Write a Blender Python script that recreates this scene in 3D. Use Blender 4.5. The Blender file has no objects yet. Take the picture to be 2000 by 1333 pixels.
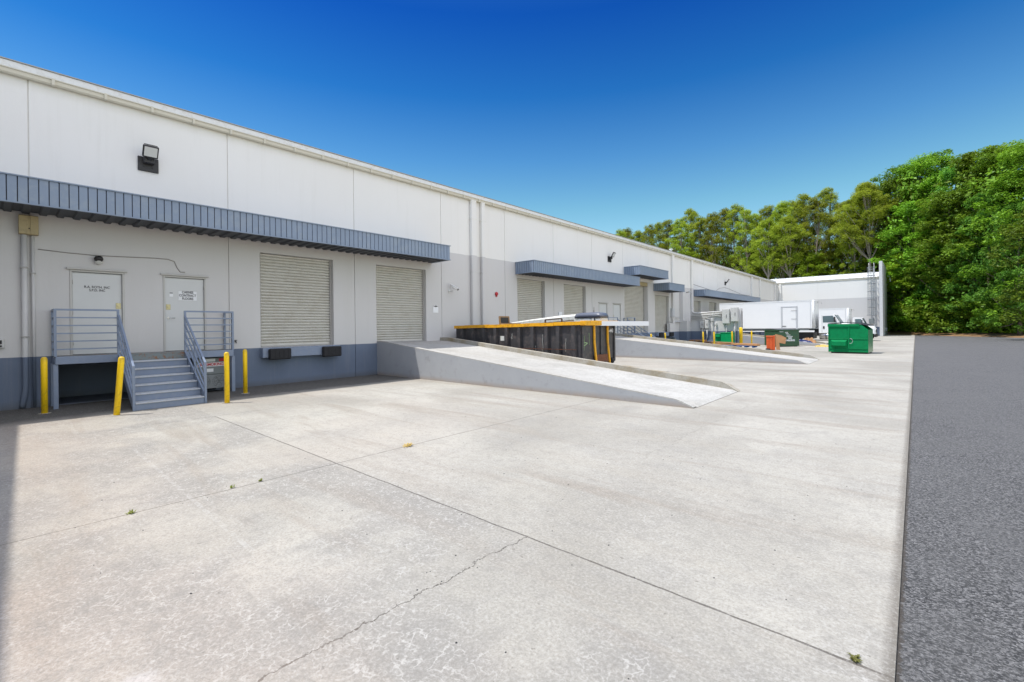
import bpy, math, random
import numpy as np
from mathutils import Vector, Matrix
random.seed(7); RNG = np.random.default_rng(11)
scn = bpy.context.scene
col = scn.collection
R = math.radians

# ---------------------------------------------------------------- camera
cam_d = bpy.data.cameras.new("camera"); cam = bpy.data.objects.new("camera", cam_d); col.objects.link(cam)
cam_d.sensor_width = 36.0; cam_d.lens = 889.0/2000*36.0; cam_d.shift_y = -27.4/2000
cam_d.clip_start = 0.1; cam_d.clip_end = 2000
cam.matrix_world = Matrix.Translation((0, 0, 1.86)) @ Matrix.Rotation(R(41.592), 4, 'Z') @ Matrix.Rotation(R(90), 4, 'X') @ Matrix.Rotation(-0.0122, 4, 'Z')
scn.camera = cam
# ---------------------------------------------------------------- world, sun, exposure
SUN = Vector((-0.28, -0.34, 1.0)).normalized()
w = bpy.data.worlds.new("World"); scn.world = w; w.use_nodes = True
nt = w.node_tree; bg = nt.nodes['Background']
sky = nt.nodes.new('ShaderNodeTexSky'); sky.sky_type = 'NISHITA'; sky.sun_disc = False
sky.sun_elevation = math.asin(SUN.z); sky.sun_rotation = math.atan2(SUN.x, SUN.y)
sky.air_density = 1.0; sky.dust_density = 0.2; sky.ozone_density = 3.0
# clear deep blue lower down, an unseen bright zone added overhead as fill light
def sky_ramp(stops):
    n = nt.nodes.new('ShaderNodeValToRGB'); e = n.color_ramp.elements
    while len(e) < len(stops): e.new(0.5)
    for i, (p, c) in enumerate(stops): e[i].position = p; e[i].color = (*c, 1)
    return n
tcw = nt.nodes.new('ShaderNodeTexCoord'); sx = nt.nodes.new('ShaderNodeSeparateXYZ'); nt.links.new(tcw.outputs['Generated'], sx.inputs[0])
tint = sky_ramp([(0.0, (0.85, 0.80, 0.66)), (0.12, (0.62, 0.70, 0.60)), (0.245, (0.40, 0.60, 0.54)), (0.34, (0.22, 0.46, 0.56)), (0.45, (0.06, 0.30, 0.52)), (0.566, (0.02, 0.18, 0.48)), (0.68, (0.08, 0.26, 0.55)), (0.86, (1.0, 0.95, 0.86))])
nt.links.new(sx.outputs[2], tint.inputs[0])
mul = nt.nodes.new('ShaderNodeMix'); mul.data_type = 'RGBA'; mul.blend_type = 'MULTIPLY'; mul.inputs[0].default_value = 1
nt.links.new(sky.outputs[0], mul.inputs[6]); nt.links.new(tint.outputs[0], mul.inputs[7])
zenith_fill = sky_ramp([(0.62, (0, 0, 0)), (0.80, (1, 0.97, 0.92)), (1.0, (1, 0.97, 0.92))]); nt.links.new(sx.outputs[2], zenith_fill.inputs[0])
vs_ = nt.nodes.new('ShaderNodeVectorMath'); vs_.operation = 'SCALE'; nt.links.new(zenith_fill.outputs[0], vs_.inputs[0]); vs_.inputs['Scale'].default_value = 2.5
ad = nt.nodes.new('ShaderNodeVectorMath'); ad.operation = 'ADD'; nt.links.new(mul.outputs[2], ad.inputs[0]); nt.links.new(vs_.outputs[0], ad.inputs[1])
# unseen bright area added to the eastern sky to fill the shaded long wall
east_fill = sky_ramp([(0.62, (0, 0, 0)), (0.76, (1, 0.905, 0.81)), (1.0, (1, 0.905, 0.81))])
mr = nt.nodes.new('ShaderNodeMath'); mr.operation = 'MULTIPLY_ADD'; nt.links.new(sx.outputs[0], mr.inputs[0]); mr.inputs[1].default_value = 0.5; mr.inputs[2].default_value = 0.5
nt.links.new(mr.outputs[0], east_fill.inputs[0])
bs_ = nt.nodes.new('ShaderNodeVectorMath'); bs_.operation = 'SCALE'; nt.links.new(east_fill.outputs[0], bs_.inputs[0]); bs_.inputs['Scale'].default_value = 3.6
ad2 = nt.nodes.new('ShaderNodeVectorMath'); ad2.operation = 'ADD'; nt.links.new(ad.outputs[0], ad2.inputs[0]); nt.links.new(bs_.outputs[0], ad2.inputs[1])
nt.links.new(ad2.outputs[0], bg.inputs[0]); bg.inputs[1].default_value = 0.15
sun_d = bpy.data.lights.new("sun", 'SUN'); sun_d.energy = 2.4; sun_d.angle = R(0.5); sun_d.color = (1, 0.96, 0.9)
sun = bpy.data.objects.new("sun", sun_d); col.objects.link(sun); sun.location = (0, 0, 40)
sun.rotation_euler = (-SUN).to_track_quat('-Z', 'Y').to_euler()
scn.view_settings.view_transform = 'Standard'; scn.view_settings.look = 'None'
scn.view_settings.gamma = 1; scn.view_settings.use_curve_mapping = False
scn.view_settings.exposure = 0.9
scn.cycles.max_bounces = 8; scn.cycles.diffuse_bounces = 5; scn.cycles.transparent_max_bounces = 8

# ---------------------------------------------------------------- materials
def nodes(name):
    m = bpy.data.materials.new(name); m.use_nodes = True
    t = m.node_tree; return m, t, t.nodes['Principled BSDF']
def N(t, typ, **kw):
    n = t.nodes.new(typ)
    for k, v in kw.items():
        if k.startswith('i_'):
            k = k[2:]; n.inputs[int(k) if k.isdigit() else k].default_value = v
        else: setattr(n, k, v)
    return n
def L(t, a, b): t.links.new(a, b)
def coords(t, scale=(1, 1, 1), kind='Object'):
    tc = N(t, 'ShaderNodeTexCoord'); mp = N(t, 'ShaderNodeMapping'); mp.inputs['Scale'].default_value = scale
    L(t, tc.outputs[kind], mp.inputs[0]); return mp.outputs[0]
def geo(t, scale=(1, 1, 1)):
    g = N(t, 'ShaderNodeNewGeometry'); mp = N(t, 'ShaderNodeMapping'); mp.inputs['Scale'].default_value = scale
    L(t, g.outputs['Position'], mp.inputs[0]); return mp.outputs[0]
def noise(t, v, s, d=4, r=0.6, dist=0):
    n = N(t, 'ShaderNodeTexNoise'); L(t, v, n.inputs['Vector']); n.inputs['Scale'].default_value = s
    n.inputs['Detail'].default_value = d; n.inputs['Roughness'].default_value = r; n.inputs['Distortion'].default_value = dist
    return n.outputs['Fac']
def ramp(t, f, stops, interp='LINEAR'):
    n = N(t, 'ShaderNodeValToRGB'); e = n.color_ramp.elements; n.color_ramp.interpolation = interp
    while len(e) < len(stops): e.new(0.5)
    for i, (p, c) in enumerate(stops):
        e[i].position = p; e[i].color = (c, c, c, 1) if not hasattr(c, '__len__') else (*c, 1)
    L(t, f, n.inputs[0]); return n.outputs[0]
def mix(t, f, a, b, mode='MIX'):
    n = N(t, 'ShaderNodeMix', data_type='RGBA', blend_type=mode)
    if isinstance(f, (int, float)): n.inputs[0].default_value = f
    else: L(t, f, n.inputs[0])
    for s, x in ((6, a), (7, b)):
        if hasattr(x, 'is_linked') or hasattr(x, 'links'): L(t, x, n.inputs[s])
        else: n.inputs[s].default_value = (*x, 1) if len(x) == 3 else x
    return n.outputs[2]
def math_(t, op, a, b=None, c=None, clamp=False):
    n = N(t, 'ShaderNodeMath', operation=op); n.use_clamp = clamp
    for i, x in enumerate((a, b, c)):
        if x is None: continue
        if isinstance(x, (int, float)): n.inputs[i].default_value = x
        else: L(t, x, n.inputs[i])
    return n.outputs[0]
def bump(t, h, b, strength=0.3, dist=0.01):
    n = N(t, 'ShaderNodeBump'); n.inputs['Strength'].default_value = strength; n.inputs['Distance'].default_value = dist
    L(t, h, n.inputs['Height']); L(t, n.outputs[0], b.inputs['Normal'])
def simple(name, c, rough=0.6, metal=0.0, var=0.12, vs=3.0, dirt=None, dirt_amt=0.25, fine=0.25, spec=0.4):
    """paint-like surface: slow tone variation, optional blotchy wear in its own colour, fine bump"""
    m, t, b = nodes(name); v = coords(t)
    f = noise(t, v, vs, 5, 0.65)
    cc = mix(t, f, tuple(x*(1-var) for x in c), tuple(min(1, x*(1+var)) for x in c))
    if dirt is not None:
        d = ramp(t, noise(t, v, vs*2.3, 8, 0.72, 0.4), [(0.5, 0), (0.62, 1)])
        d = math_(t, 'MULTIPLY', d, dirt_amt); cc = mix(t, d, cc, dirt)
    L(t, cc, b.inputs['Base Color']); b.inputs['Roughness'].default_value = rough; b.inputs['Metallic'].default_value = metal
    b.inputs['Specular IOR Level'].default_value = spec
    if fine: bump(t, noise(t, v, vs*14, 4, 0.6), b, fine, 0.004)
    return m
M = {}
M['white_metal'] = simple('white_metal', (0.72, 0.73, 0.72), 0.45, var=0.05, dirt=(0.42, 0.38, 0.3), dirt_amt=0.25)
M['roof_sheet'] = simple('roof_sheet', (0.68, 0.69, 0.70), 0.6, var=0.06, vs=0.6)
M['cream_pipe'] = simple('cream_pipe', (0.60, 0.565, 0.46), 0.5, var=0.05)
M['grey_pipe'] = simple('grey_pipe', (0.50, 0.51, 0.52), 0.5, var=0.08)
M['rust_pipe'] = simple('rust_pipe', (0.40, 0.38, 0.38), 0.6, dirt=(0.2, 0.08, 0.03), dirt_amt=0.8)
M['canopy_blue'] = simple('canopy_blue', (0.215, 0.27, 0.355), 0.42, var=0.12, vs=1.2, dirt=(0.30, 0.345, 0.38), dirt_amt=0.35)
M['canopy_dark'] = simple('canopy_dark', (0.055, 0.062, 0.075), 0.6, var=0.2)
M['steel_blue'] = simple('steel_blue', (0.20, 0.245, 0.33), 0.45, var=0.1, vs=4, dirt=(0.28, 0.3, 0.33), dirt_amt=0.3)
M['tread_blue'] = simple('tread_blue', (0.44, 0.46, 0.49), 0.5, var=0.15, vs=6, dirt=(0.36, 0.34, 0.3), dirt_amt=0.5)
M['rust_edge'] = simple('rust_edge', (0.20, 0.23, 0.23), 0.7, var=0.15, vs=5, dirt=(0.27, 0.11, 0.035), dirt_amt=0.9)
M['bollard_yellow'] = simple('bollard_yellow', (0.92, 0.60, 0.008), 0.45, var=0.08, vs=3, dirt=(0.25, 0.16, 0.05), dirt_amt=0.45)
M['door_paint'] = simple('door_paint', (0.60, 0.61, 0.60), 0.45, var=0.04)
M['frame_paint'] = simple('frame_paint', (0.50, 0.49, 0.46), 0.5, var=0.06)
M['shutter'] = simple('shutter', (0.575, 0.56, 0.51), 0.42, var=0.06, vs=1.0, dirt=(0.42, 0.38, 0.3), dirt_amt=0.3)
M['guide'] = simple('guide', (0.36, 0.35, 0.33), 0.5)
M['dark_gap'] = simple('dark_gap', (0.03, 0.03, 0.035), 0.8)
M['rubber'] = simple('rubber', (0.022, 0.022, 0.024), 0.8, var=0.3, vs=8)
M['black_metal'] = simple('black_metal', (0.03, 0.028, 0.028), 0.45)
M['lens'] = simple('lens', (0.62, 0.62, 0.58), 0.25, var=0.03)
M['beige_box'] = simple('beige_box', (0.44, 0.36, 0.20), 0.5, dirt=(0.25, 0.2, 0.12), dirt_amt=0.4)
M['brass'] = simple('brass', (0.45, 0.40, 0.24), 0.35, metal=0.6)
M['chrome'] = simple('chrome', (0.6, 0.6, 0.6), 0.25, metal=0.9)
M['ink'] = simple('ink', (0.02, 0.02, 0.022), 0.6, fine=0)
M['sign_white'] = simple('sign_white', (0.78, 0.79, 0.80), 0.4, var=0.02, fine=0)
M['white_ink'] = simple('white_ink', (0.75, 0.75, 0.75), 0.5, fine=0)
M['red_ink'] = simple('red_ink', (0.55, 0.02, 0.04), 0.5, fine=0)
M['red_plastic'] = simple('red_plastic', (0.45, 0.02, 0.03), 0.35)
M['unit_grey'] = simple('unit_grey', (0.20, 0.22, 0.22), 0.5)
M['cabinet_grey'] = simple('cabinet_grey', (0.55, 0.55, 0.53), 0.5, var=0.06, dirt=(0.4, 0.35, 0.3), dirt_amt=0.3)
M['cable'] = simple('cable', (0.28, 0.26, 0.24), 0.7)
M['con_black'] = simple('con_black', (0.052, 0.050, 0.053), 0.45, var=0.45, vs=2.0, dirt=(0.13, 0.105, 0.095), dirt_amt=0.6)
M['con_rust'] = simple('con_rust', (0.17, 0.065, 0.03), 0.8, var=0.4, vs=5, dirt=(0.03, 0.03, 0.03), dirt_amt=0.8)
M['con_yellow'] = simple('con_yellow', (0.78, 0.38, 0.012), 0.45, var=0.1, vs=3, dirt=(0.35, 0.14, 0.02), dirt_amt=0.6)
M['wood'] = simple('wood', (0.32, 0.20, 0.10), 0.75, var=0.25, vs=6)
M['pallet_wood'] = simple('pallet_wood', (0.42, 0.22, 0.09), 0.8, var=0.35, vs=5)
M['dark_wood'] = simple('dark_wood', (0.10, 0.055, 0.035), 0.8, var=0.3, vs=5)
M['dirty_white'] = simple('dirty_white', (0.66, 0.67, 0.63), 0.5, var=0.08, vs=2, dirt=(0.35, 0.38, 0.25), dirt_amt=0.5)
M['grey_vinyl'] = simple('grey_vinyl', (0.10, 0.115, 0.15), 0.3, var=0.15)
M['bright_white'] = simple('bright_white', (0.80, 0.80, 0.79), 0.4, var=0.03)
M['bin_green'] = simple('bin_green', (0.002, 0.20, 0.065), 0.5, var=0.15, vs=1.5, dirt=(0.004, 0.13, 0.045), dirt_amt=0.5, spec=0.15)
M['bin_green_bright'] = simple('bin_green_bright', (0.002, 0.28, 0.09), 0.5, var=0.1, spec=0.15)
M['bin_green_dark'] = simple('bin_green_dark', (0.022, 0.085, 0.04), 0.5, var=0.15, dirt=(0.12, 0.06, 0.03), dirt_amt=0.35)
M['lid'] = simple('lid', (0.07, 0.075, 0.08), 0.5, var=0.15)
M['orange'] = simple('orange', (0.62, 0.10, 0.022), 0.5, var=0.12, dirt=(0.4, 0.1, 0.03), dirt_amt=0.4)
M['cardboard'] = simple('cardboard', (0.45, 0.25, 0.12), 0.85)
M['pallet_blue'] = simple('pallet_blue', (0.015, 0.10, 0.32), 0.7, var=0.2)
M['tarp'] = simple('tarp', (0.015, 0.03, 0.13), 0.4, var=0.3, vs=6)
M['straw'] = simple('straw', (0.55, 0.40, 0.12), 0.9, var=0.2, vs=8)
M['tyre'] = simple('tyre', (0.02, 0.02, 0.02), 0.85)
M['glass'] = simple('glass', (0.10, 0.15, 0.16), 0.08, var=0.1, spec=0.8, fine=0)
M['bark'] = simple('bark', (0.16, 0.125, 0.10), 0.9, var=0.35, vs=3)
M['bark_pale'] = simple('bark_pale', (0.26, 0.22, 0.18), 0.9, var=0.3, vs=3)

def panel_dirty_metal():
    """dumpster end worn down to a pale sheen near the bottom"""
    m, t, b = nodes('bin_green_worn'); v = coords(t)
    sep = N(t, 'ShaderNodeSeparateXYZ'); L(t, v, sep.inputs[0])
    n = noise(t, coords(t, (3, 3, 0.8)), 4, 8, 0.75)
    h = math_(t, 'SUBTRACT', 1.0, sep.outputs[2])
    f = math_(t, 'ADD', n, math_(t, 'MULTIPLY', h, 0.28))
    d = ramp(t, f, [(0.62, 0), (0.72, 1)])
    L(t, mix(t, d, (0.012, 0.13, 0.05), (0.30, 0.36, 0.24)), b.inputs['Base Color']); b.inputs['Roughness'].default_value = 0.55
    return m
M['bin_green_worn'] = panel_dirty_metal()

def wall_paint(name='wall_paint', blue=True):
    """cream-white above 5.41 m, grey below, slate-blue base band: the paint lines of the building"""
    m, t, b = nodes(name); v = geo(t)
    sep = N(t, 'ShaderNodeSeparateXYZ'); L(t, v, sep.inputs[0]); z = sep.outputs[2]
    nz = noise(t, v, 2.0, 5, 0.6)
    zz = math_(t, 'ADD', z, math_(t, 'MULTIPLY', math_(t, 'SUBTRACT', nz, 0.5), 0.02))
    big = noise(t, v, 0.35, 4, 0.6)
    white = mix(t, big, (0.76, 0.745, 0.70), (0.81, 0.80, 0.77))
    grey = mix(t, big, (0.56, 0.55, 0.535), (0.61, 0.60, 0.585))
    blue_c = mix(t, nz, (0.115, 0.145, 0.20), (0.15, 0.185, 0.25))
    c = mix(t, math_(t, 'GREATER_THAN', zz, 5.41), grey, white)
    if blue: c = mix(t, math_(t, 'LESS_THAN', zz, 1.265), c, blue_c)
    # rain streaks below the gutter, faint vertical staining
    st = noise(t, geo(t, (2.2, 2.2, 0.12)), 1.6, 6, 0.7)
    sf = math_(t, 'MULTIPLY', ramp(t, st, [(0.54, 0), (0.78, 1)]), 0.13)
    c = mix(t, sf, c, (0.45, 0.43, 0.36), 'MIX')
    top = ramp(t, math_(t, 'DIVIDE', z, 10.0), [(0.785, 0), (0.822, 1)])
    tf = math_(t, 'MULTIPLY', math_(t, 'MULTIPLY', top, noise(t, geo(t, (1, 1, 0.3)), 3.0, 5, 0.7)), 0.55)
    c = mix(t, tf, c, (0.52, 0.47, 0.30))
    # splash dirt at the foot of the wall
    bt = ramp(t, z, [(0.02, 1), (0.22, 0)])
    bf = math_(t, 'MULTIPLY', math_(t, 'MULTIPLY', bt, nz), 0.9)
    c = mix(t, bf, c, (0.10, 0.095, 0.08))
    L(t, c, b.inputs['Base Color']); b.inputs['Roughness'].default_value = 0.75; b.inputs['Specular IOR Level'].default_value = 0.25
    bump(t, noise(t, v, 18, 5, 0.65), b, 0.35, 0.006)
    return m
M['wall_paint'] = wall_paint(); M['wall_plain'] = simple('wall_plain', (0.60, 0.60, 0.60), 0.75, var=0.05, vs=0.5)

def concrete(name, ramp_deck=False):
    m, t, b = nodes(name); v = geo(t)
    sep = N(t, 'ShaderNodeSeparateXYZ'); L(t, v, sep.inputs[0]); x, y = sep.outputs[0], sep.outputs[1]
    big = noise(t, v, 0.22, 5, 0.6, 0.6)
    mid = noise(t, v, 1.1, 6, 0.65, 0.3)
    fine = noise(t, v, 42, 6, 0.85)
    streak = noise(t, geo(t, (0.25, 1.6, 1)), 0.8, 6, 0.65)
    c = mix(t, ramp(t, big, [(0.38, 0), (0.62, 1)]), (0.305, 0.288, 0.248), (0.435, 0.415, 0.362)) if not ramp_deck else mix(t, ramp(t, big, [(0.38, 0), (0.62, 1)]), (0.40, 0.39, 0.36), (0.50, 0.49, 0.455))
    c = mix(t, math_(t, 'MULTIPLY', ramp(t, mid, [(0.5, 0), (0.72, 1)]), 0.5), c, (0.27, 0.26, 0.235))
    c = mix(t, math_(t, 'MULTIPLY', ramp(t, streak, [(0.5, 0), (0.68, 1)]), 0.4), c, (0.33, 0.30, 0.245))
    warm = noise(t, v, 0.12, 3, 0.5)
    c = mix(t, math_(t, 'MULTIPLY', ramp(t, warm, [(0.55, 0), (0.68, 1)]), 0.35), c, (0.40, 0.34, 0.285))
    if not ramp_deck:
        # pale veins of surface crazing, strong in some bays
        dv = N(t, 'ShaderNodeVectorMath', operation='ADD')
        nn = N(t, 'ShaderNodeTexNoise'); L(t, v, nn.inputs['Vector']); nn.inputs['Scale'].default_value = 5; nn.inputs['Detail'].default_value = 4
        sc_ = N(t, 'ShaderNodeVectorMath', operation='SCALE'); L(t, nn.outputs['Color'], sc_.inputs[0]); sc_.inputs['Scale'].default_value = 0.30
        L(t, v, dv.inputs[0]); L(t, sc_.outputs[0], dv.inputs[1])
        vo = N(t, 'ShaderNodeTexVoronoi', feature='DISTANCE_TO_EDGE'); L(t, dv.outputs[0], vo.inputs['Vector']); vo.inputs['Scale'].default_value = 11
        vein = ramp(t, vo.outputs['Distance'], [(0.02, 1), (0.075, 0)])
        gap = ramp(t, noise(t, v, 9, 4, 0.7), [(0.42, 0), (0.6, 1)])
        msk = ramp(t, noise(t, v, 0.55, 4, 0.6), [(0.44, 0.04), (0.56, 1)])
        near = ramp(t, math_(t, 'DIVIDE', y, 10.0), [(0.30, 1), (0.32, 0.4), (0.9, 0.05)])
        vf = math_(t, 'MULTIPLY', math_(t, 'MULTIPLY', vein, gap), math_(t, 'MULTIPLY', msk, near))
        # the crazed surface is a touch darker between its veins
        c = mix(t, math_(t, 'MULTIPLY', math_(t, 'MULTIPLY', msk, near), 0.45), c, (0.235, 0.225, 0.21))
        c = mix(t, math_(t, 'MULTIPLY', vf, 0.6), c, (0.47, 0.455, 0.42))
        # bays cast at different times differ in tone
        bay = math_(t, 'MULTIPLY', math_(t, 'LESS_THAN', y, 3.09), ramp(t, noise(t, v, 0.8, 6, 0.7), [(0.36, 0.75), (0.6, 0.25)]))
        c = mix(t, math_(t, 'MULTIPLY', math_(t, 'MULTIPLY', bay, math_(t, 'ADD', 0.35, math_(t, 'MULTIPLY', msk, 0.65))), 0.7), c, (0.225, 0.215, 0.195))
        c = mix(t, math_(t, 'MULTIPLY', vf, 0.55), c, (0.49, 0.475, 0.435))
        wob = math_(t, 'MULTIPLY', math_(t, 'SUBTRACT', noise(t, v, 2.2, 6, 0.65), 0.5), 0.035)
        wob2 = math_(t, 'MULTIPLY', math_(t, 'SUBTRACT', noise(t, v, 1.3, 7, 0.7), 0.5), 0.5)
        wid = math_(t, 'MULTIPLY', noise(t, v, 4.0, 4, 0.7), 0.016)
        def line(co, p, wo, wd, amt=1.0, lo=None, hi=None, other=None):
            d = math_(t, 'ABSOLUTE', math_(t, 'ADD', math_(t, 'SUBTRACT', co, p), wo))
            f = math_(t, 'LESS_THAN', d, wd)
            if lo is not None:
                f = math_(t, 'MULTIPLY', f, math_(t, 'MULTIPLY', math_(t, 'GREATER_THAN', other, lo), math_(t, 'LESS_THAN', other, hi)))
            return math_(t, 'MULTIPLY', f, amt) if amt != 1 else f
        ls = [line(x, -6.02, wob, math_(t, 'ADD', wid, 0.001), 0.8), line(y, 3.09, wob, math_(t, 'ADD', wid, 0.001), 0.85, -11.4, -0.1, x),
              line(x, -11.42, wob, wid, 0.6), line(x, -2.62, wob2, math_(t, 'MULTIPLY', wid, 0.85), 0.9, 0.2, 3.09, y),
              line(x, -2.9, wob2, wid, 0.2, 6.0, 12.0, y), line(y, -3.2, wob, wid, 0.8),
              line(x, -3.69, wob, math_(t, 'ADD', wid, 0.003), 0.8, 10.3, 13.7, y), line(x, -3.69, wob, math_(t, 'ADD', wid, 0.003), 0.8, 24.4, 27.8, y)]
        for yy in (16.4, 22.5, 29.4, 36.0, 42.6, 49.2, 55.8, 62.4, 69.0, 75.6): ls.append(line(y, yy, wob, math_(t, 'ADD', wid, 0.004), 0.5))
        tot = ls[0]
        for q in ls[1:]: tot = math_(t, 'MAXIMUM', tot, q)
        c = mix(t, tot, c, (0.07, 0.06, 0.05))
        # splash of pale dried plaster
        pv = N(t, 'ShaderNodeVectorMath', operation='DISTANCE'); L(t, v, pv.inputs[0]); pv.inputs[1].default_value = (-3.06, 0.44, 0)
        pd_ = ramp(t, math_(t, 'ADD', pv.outputs['Value'], math_(t, 'MULTIPLY', math_(t, 'SUBTRACT', noise(t, v, 9, 5, 0.7), 0.5), 0.22)), [(0.10, 1), (0.15, 0)])
        c = mix(t, math_(t, 'MULTIPLY', pd_, 0.8), c, (0.50, 0.49, 0.47))
        # worn white stripe
        d = math_(t, 'LESS_THAN', math_(t, 'ABSOLUTE', math_(t, 'SUBTRACT', y, 1.40)), 0.022)
        d = math_(t, 'MULTIPLY', d, math_(t, 'MULTIPLY', math_(t, 'GREATER_THAN', x, -9.3), math_(t, 'LESS_THAN', x, -4.2)))
        d = math_(t, 'MULTIPLY', d, ramp(t, noise(t, v, 6, 5, 0.7), [(0.4, 0), (0.65, 0.22)]))
        c = mix(t, d, c, (0.66, 0.66, 0.64))
        # rust-brown wash along the foot of the steps and the drains, dirty strip by the wall with the eave's shade painted in
        rs = ramp(t, math_(t, 'DIVIDE', math_(t, 'ADD', x, 16.4), 10.0), [(0.15, 1), (0.42, 0)])
        rf = math_(t, 'MULTIPLY', math_(t, 'MULTIPLY', rs, ramp(t, mid, [(0.4, 0), (0.6, 1)])), 0.45)
        c = mix(t, rf, c, (0.34, 0.24, 0.165))
        # brown tyre-dragged stains across the yard
        ty = noise(t, geo(t, (0.10, 0.9, 1)), 1.7, 5, 0.6, 0.5)
        c = mix(t, math_(t, 'MULTIPLY', ramp(t, ty, [(0.54, 0), (0.66, 1)]), 0.45), c, (0.25, 0.21, 0.165))
        lf = ramp(t, math_(t, 'ADD', math_(t, 'DIVIDE', y, 10.0), math_(t, 'MULTIPLY', mid, 0.2)), [(0.10, 1), (0.30, 0)])
        c = mix(t, math_(t, 'MULTIPLY', math_(t, 'MULTIPLY', lf, ramp(t, big, [(0.4, 0.2), (0.6, 1)])), 0.4), c, (0.42, 0.32, 0.25))
        wall_shade_dirt = ramp(t, math_(t, 'ADD', math_(t, 'DIVIDE', math_(t, 'ADD', x, 16.4), 10.0), math_(t, 'MULTIPLY', mid, 0.12)), [(0.27, 1), (0.36, 0)])
        c = mix(t, math_(t, 'MULTIPLY', wall_shade_dirt, 0.95), c, (0.055, 0.052, 0.045))
        eg = ramp(t, math_(t, 'ADD', math_(t, 'ADD', x, 0.17), math_(t, 'MULTIPLY', math_(t, 'SUBTRACT', noise(t, v, 18, 5, 0.75), 0.5), 0.10)), [(0.0, 0), (0.05, 1)])
        c = mix(t, math_(t, 'MULTIPLY', eg, 0.7), c, (0.11, 0.095, 0.075))
        sp = ramp(t, noise(t, v, 16, 3, 0.5), [(0.70, 0), (0.72, 1)])
        c = mix(t, math_(t, 'MULTIPLY', sp, 0.6), c, (0.16, 0.14, 0.12))
        b2 = math_(t, 'SUBTRACT', math_(t, 'ADD', math_(t, 'MULTIPLY', fine, 0.5), mid), math_(t, 'MULTIPLY', tot, 1.5))
    else:
        b2 = math_(t, 'ADD', math_(t, 'MULTIPLY', fine, 0.5), mid)
    c = mix(t, ramp(t, fine, [(0.34, 0.6), (0.5, 0)]), c, (0.17, 0.16, 0.145))
    c = mix(t, ramp(t, fine, [(0.5, 0), (0.68, 0.45)]), c, (0.56, 0.55, 0.52))
    med = noise(t, v, 9, 7, 0.8)
    c = mix(t, ramp(t, med, [(0.36, 0.4), (0.52, 0)]), c, (0.22, 0.21, 0.19))
    L(t, c, b.inputs['Base Color']); b.inputs['Roughness'].default_value = 0.9; b.inputs['Specular IOR Level'].default_value = 0.2
    bump(t, b2, b, 0.5, 0.01)
    return m
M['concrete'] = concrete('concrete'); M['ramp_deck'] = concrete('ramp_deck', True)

def curb_mat():
    m, t, b = nodes('old_curb'); v = geo(t)
    n = noise(t, v, 1.5, 7, 0.7); f = noise(t, v, 40, 4, 0.7)
    c = mix(t, ramp(t, n, [(0.4, 0), (0.65, 1)]), (0.40, 0.38, 0.33), (0.27, 0.22, 0.14))
    c = mix(t, ramp(t, f, [(0.35, 0.4), (0.5, 0)]), c, (0.15, 0.13, 0.1))
    L(t, c, b.inputs['Base Color']); b.inputs['Roughness'].default_value = 0.9
    bump(t, f, b, 0.6, 0.01); return m
M['old_curb'] = curb_mat()
def ramp_side():
    m, t, b = nodes('ramp_side_paint'); v = geo(t)
    n = noise(t, v, 1.3, 7, 0.7, 0.3); n2 = noise(t, v, 3.2, 8, 0.75)
    c = mix(t, n, (0.30, 0.315, 0.335), (0.38, 0.39, 0.405))
    c = mix(t, math_(t, 'MULTIPLY', ramp(t, n2, [(0.56, 0), (0.66, 1)]), 0.5), c, (0.24, 0.24, 0.24))
    c = mix(t, math_(t, 'MULTIPLY', ramp(t, n2, [(0.28, 1), (0.36, 0)]), 0.6), c, (0.42, 0.42, 0.42))
    sep = N(t, 'ShaderNodeSeparateXYZ'); L(t, v, sep.inputs[0])
    low = ramp(t, sep.outputs[2], [(0.0, 1), (0.16, 0)])
    c = mix(t, math_(t, 'MULTIPLY', math_(t, 'MULTIPLY', low, n), 1.2), c, (0.30, 0.22, 0.15))
    L(t, c, b.inputs['Base Color']); b.inputs['Roughness'].default_value = 0.8
    bump(t, n2, b, 0.4, 0.01); return m
M['ramp_side'] = ramp_side()
def asphalt():
    m, t, b = nodes('asphalt'); v = geo(t)
    vo = N(t, 'ShaderNodeTexVoronoi'); L(t, v, vo.inputs['Vector']); vo.inputs['Scale'].default_value = 85
    sepc = N(t, 'ShaderNodeSeparateColor'); L(t, vo.outputs['Color'], sepc.inputs[0])
    f = noise(t, v, 46, 6, 0.85); big = noise(t, v, 0.5, 6, 0.7)
    c = mix(t, ramp(t, sepc.outputs[0], [(0.1, 0), (0.95, 1)]), (0.032, 0.032, 0.032), (0.265, 0.26, 0.255))
    c = mix(t, ramp(t, f, [(0.42, 0.9), (0.52, 0)]), c, (0.02, 0.02, 0.021))
    c = mix(t, math_(t, 'MULTIPLY', ramp(t, big, [(0.42, 0.0), (0.6, 0.5)]), 0.8), c, (0.13, 0.128, 0.124))
    sep = N(t, 'ShaderNodeSeparateXYZ'); L(t, v, sep.inputs[0])
    ed = ramp(t, math_(t, 'ADD', sep.outputs[0], math_(t, 'MULTIPLY', math_(t, 'SUBTRACT', noise(t, v, 25, 4, 0.7), 0.5), 0.16)), [(-0.0, 0), (0.001, 0)]) if False else ramp(t, math_(t, 'ADD', math_(t, 'ADD', sep.outputs[0], 0.10), math_(t, 'MULTIPLY', math_(t, 'SUBTRACT', noise(t, v, 25, 4, 0.7), 0.5), 0.10)), [(0.015, 1), (0.03, 0)])
    c = mix(t, math_(t, 'MULTIPLY', ed, 0.85), c, (0.06, 0.05, 0.04))
    L(t, c, b.inputs['Base Color']); b.inputs['Roughness'].default_value = 0.8
    bump(t, math_(t, 'ADD', vo.outputs['Distance'], f), b, 0.9, 0.012); return m
M['asphalt'] = asphalt()
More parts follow.
